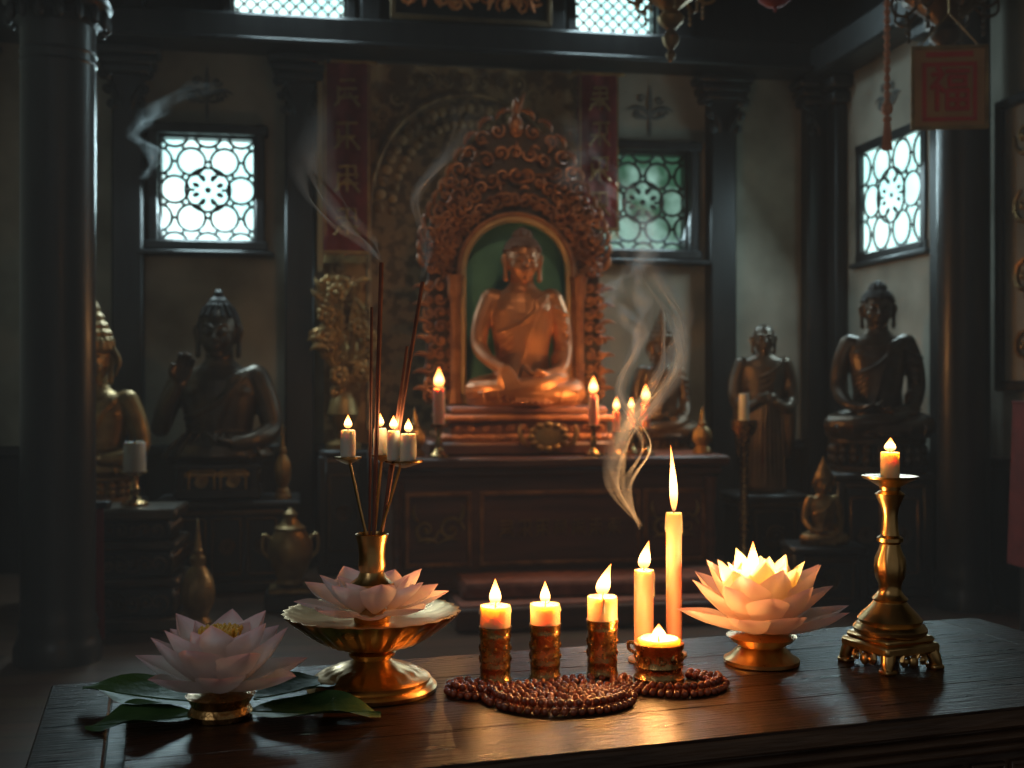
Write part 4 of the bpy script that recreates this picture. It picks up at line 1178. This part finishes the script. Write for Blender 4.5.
smoke('candle_smoke',(.150,1.34,TZ+.15),[(0,0,0),(-.012,.01,.05),(.012,.01,.1),(-.015,.02,.16),(.01,.02,.23),(.03,.02,.3)],[.002,.006,.009,.012,.016,.024],3,1,4)
smoke('incense_smoke',(-.137,1.205,TZ+.449),[(0,0,0),(-.015,.0,.02),(-.04,.02,.04),(-.07,.03,.08),(-.085,.05,.13),(-.07,.06,.20)],[.003,.010,.014,.018,.024,.03],4,1,7,SMOKEM)
smoke('incense_smoke',(-.095,1.215,TZ+.430),[(0,0,0),(.005,.0,.04),(-.01,.02,.09),(.02,.03,.14),(.05,.04,.2)],[.002,.006,.010,.016,.024],3,1,9,SMOKEB)
smoke('altar_smoke',(-1.85,5.8,2.1),[(0,0,0),(.08,.0,.12),(-.05,.02,.24),(.1,.03,.38),(.3,.04,.5)],[.02,.05,.07,.10,.14],3,1,12,SMOKEB)
smoke('altar_smoke',(.55,5.4,1.15),[(0,0,0),(.05,.0,.15),(-.05,.02,.35),(.1,.03,.6),(-.1,.04,.9),(-.15,.04,1.2)],[.01,.05,.08,.10,.13,.16],3,1,15,SMOKE)
# faint incense haze hanging in the room between the table and the altar
m,nt,out=newmat('haze');vs_=N(nt,'ShaderNodeVolumeScatter');vs_.inputs['Color'].default_value=(.95,.95,.95,1);vs_.inputs['Density'].default_value=.11
nt.links.new(vs_.outputs[0],out.inputs['Volume'])
mb=MB();mb.box((0,0,0),(2.6,1.1,1.9),0,0)
finish(mb,'incense_haze',[m],(.15,2.22,.96),0)

# ---------------------------------------------------------------- lights
def area(name,loc,target,size,power,col):
    l=bpy.data.lights.new(name,'AREA');l.energy=power;l.color=col;l.shape='RECTANGLE';l.size=size[0];l.size_y=size[1]
    o=bpy.data.objects.new(name,l);bpy.context.scene.collection.objects.link(o);o.location=loc
    o.rotation_euler=(Vector(target)-Vector(loc)).to_track_quat('-Z','Y').to_euler();return o
for (o,ww) in((WL,22),(WR,8)):
    c=RW(cen(o)[0],-.12,cen(o)[1]);t=RW(cen(o)[0],-2,.9);area('daylight_window',c,t,(.55,.6),ww,(.66,.93,1))
area('daylight_window',RW(1.95,-.8,2.15),RW(0,-1.6,.9),(.6,.55),12,(.66,.93,1))
area('daylight_window',RW(-1.33,-.25,3.42),RW(-1.0,-2.5,.5),(.6,.35),12,(.66,.92,1))
area('daylight_window',RW(.64,-.25,3.42),RW(.6,-2.5,.5),(.5,.35),11,(.66,.92,1))
area('front_fill_light',(-2.2,-.9,2.9),(-.2,3.0,1.0),(1.8,1.8),19,(.90,.93,.92))  # added soft fill from behind the camera; no doorway is modelled
sp=lamp('altar_fill_spot',(.5,3.9,3.3),52,(1,.62,.32),.12,None,'SPOT');sp.data.spot_size=rad(58);sp.data.spot_blend=.9  # added unseen fill spot, brightens the Buddha and niche from upper front
sp.rotation_euler=(Vector((.1,6.1,1.45))-sp.location).to_track_quat('-Z','Y').to_euler()

w=bpy.data.worlds.new('world');bpy.context.scene.world=w;w.use_nodes=True
w.node_tree.nodes['Background'].inputs[0].default_value=(.58,.58,.54,1);w.node_tree.nodes['Background'].inputs[1].default_value=.15

cam=bpy.data.cameras.new('camera');co=bpy.data.objects.new('camera',cam);bpy.context.scene.collection.objects.link(co)
co.location=(0,0,1.07);co.rotation_euler=(rad(90),0,0);cam.lens=40.43;cam.sensor_width=36
cam.clip_start=.02;cam.clip_end=50
cam.dof.use_dof=True;cam.dof.focus_distance=1.26;cam.dof.aperture_fstop=8
bpy.context.scene.camera=co
bpy.context.scene.view_settings.view_transform='Standard'
bpy.context.scene.view_settings.look='None'
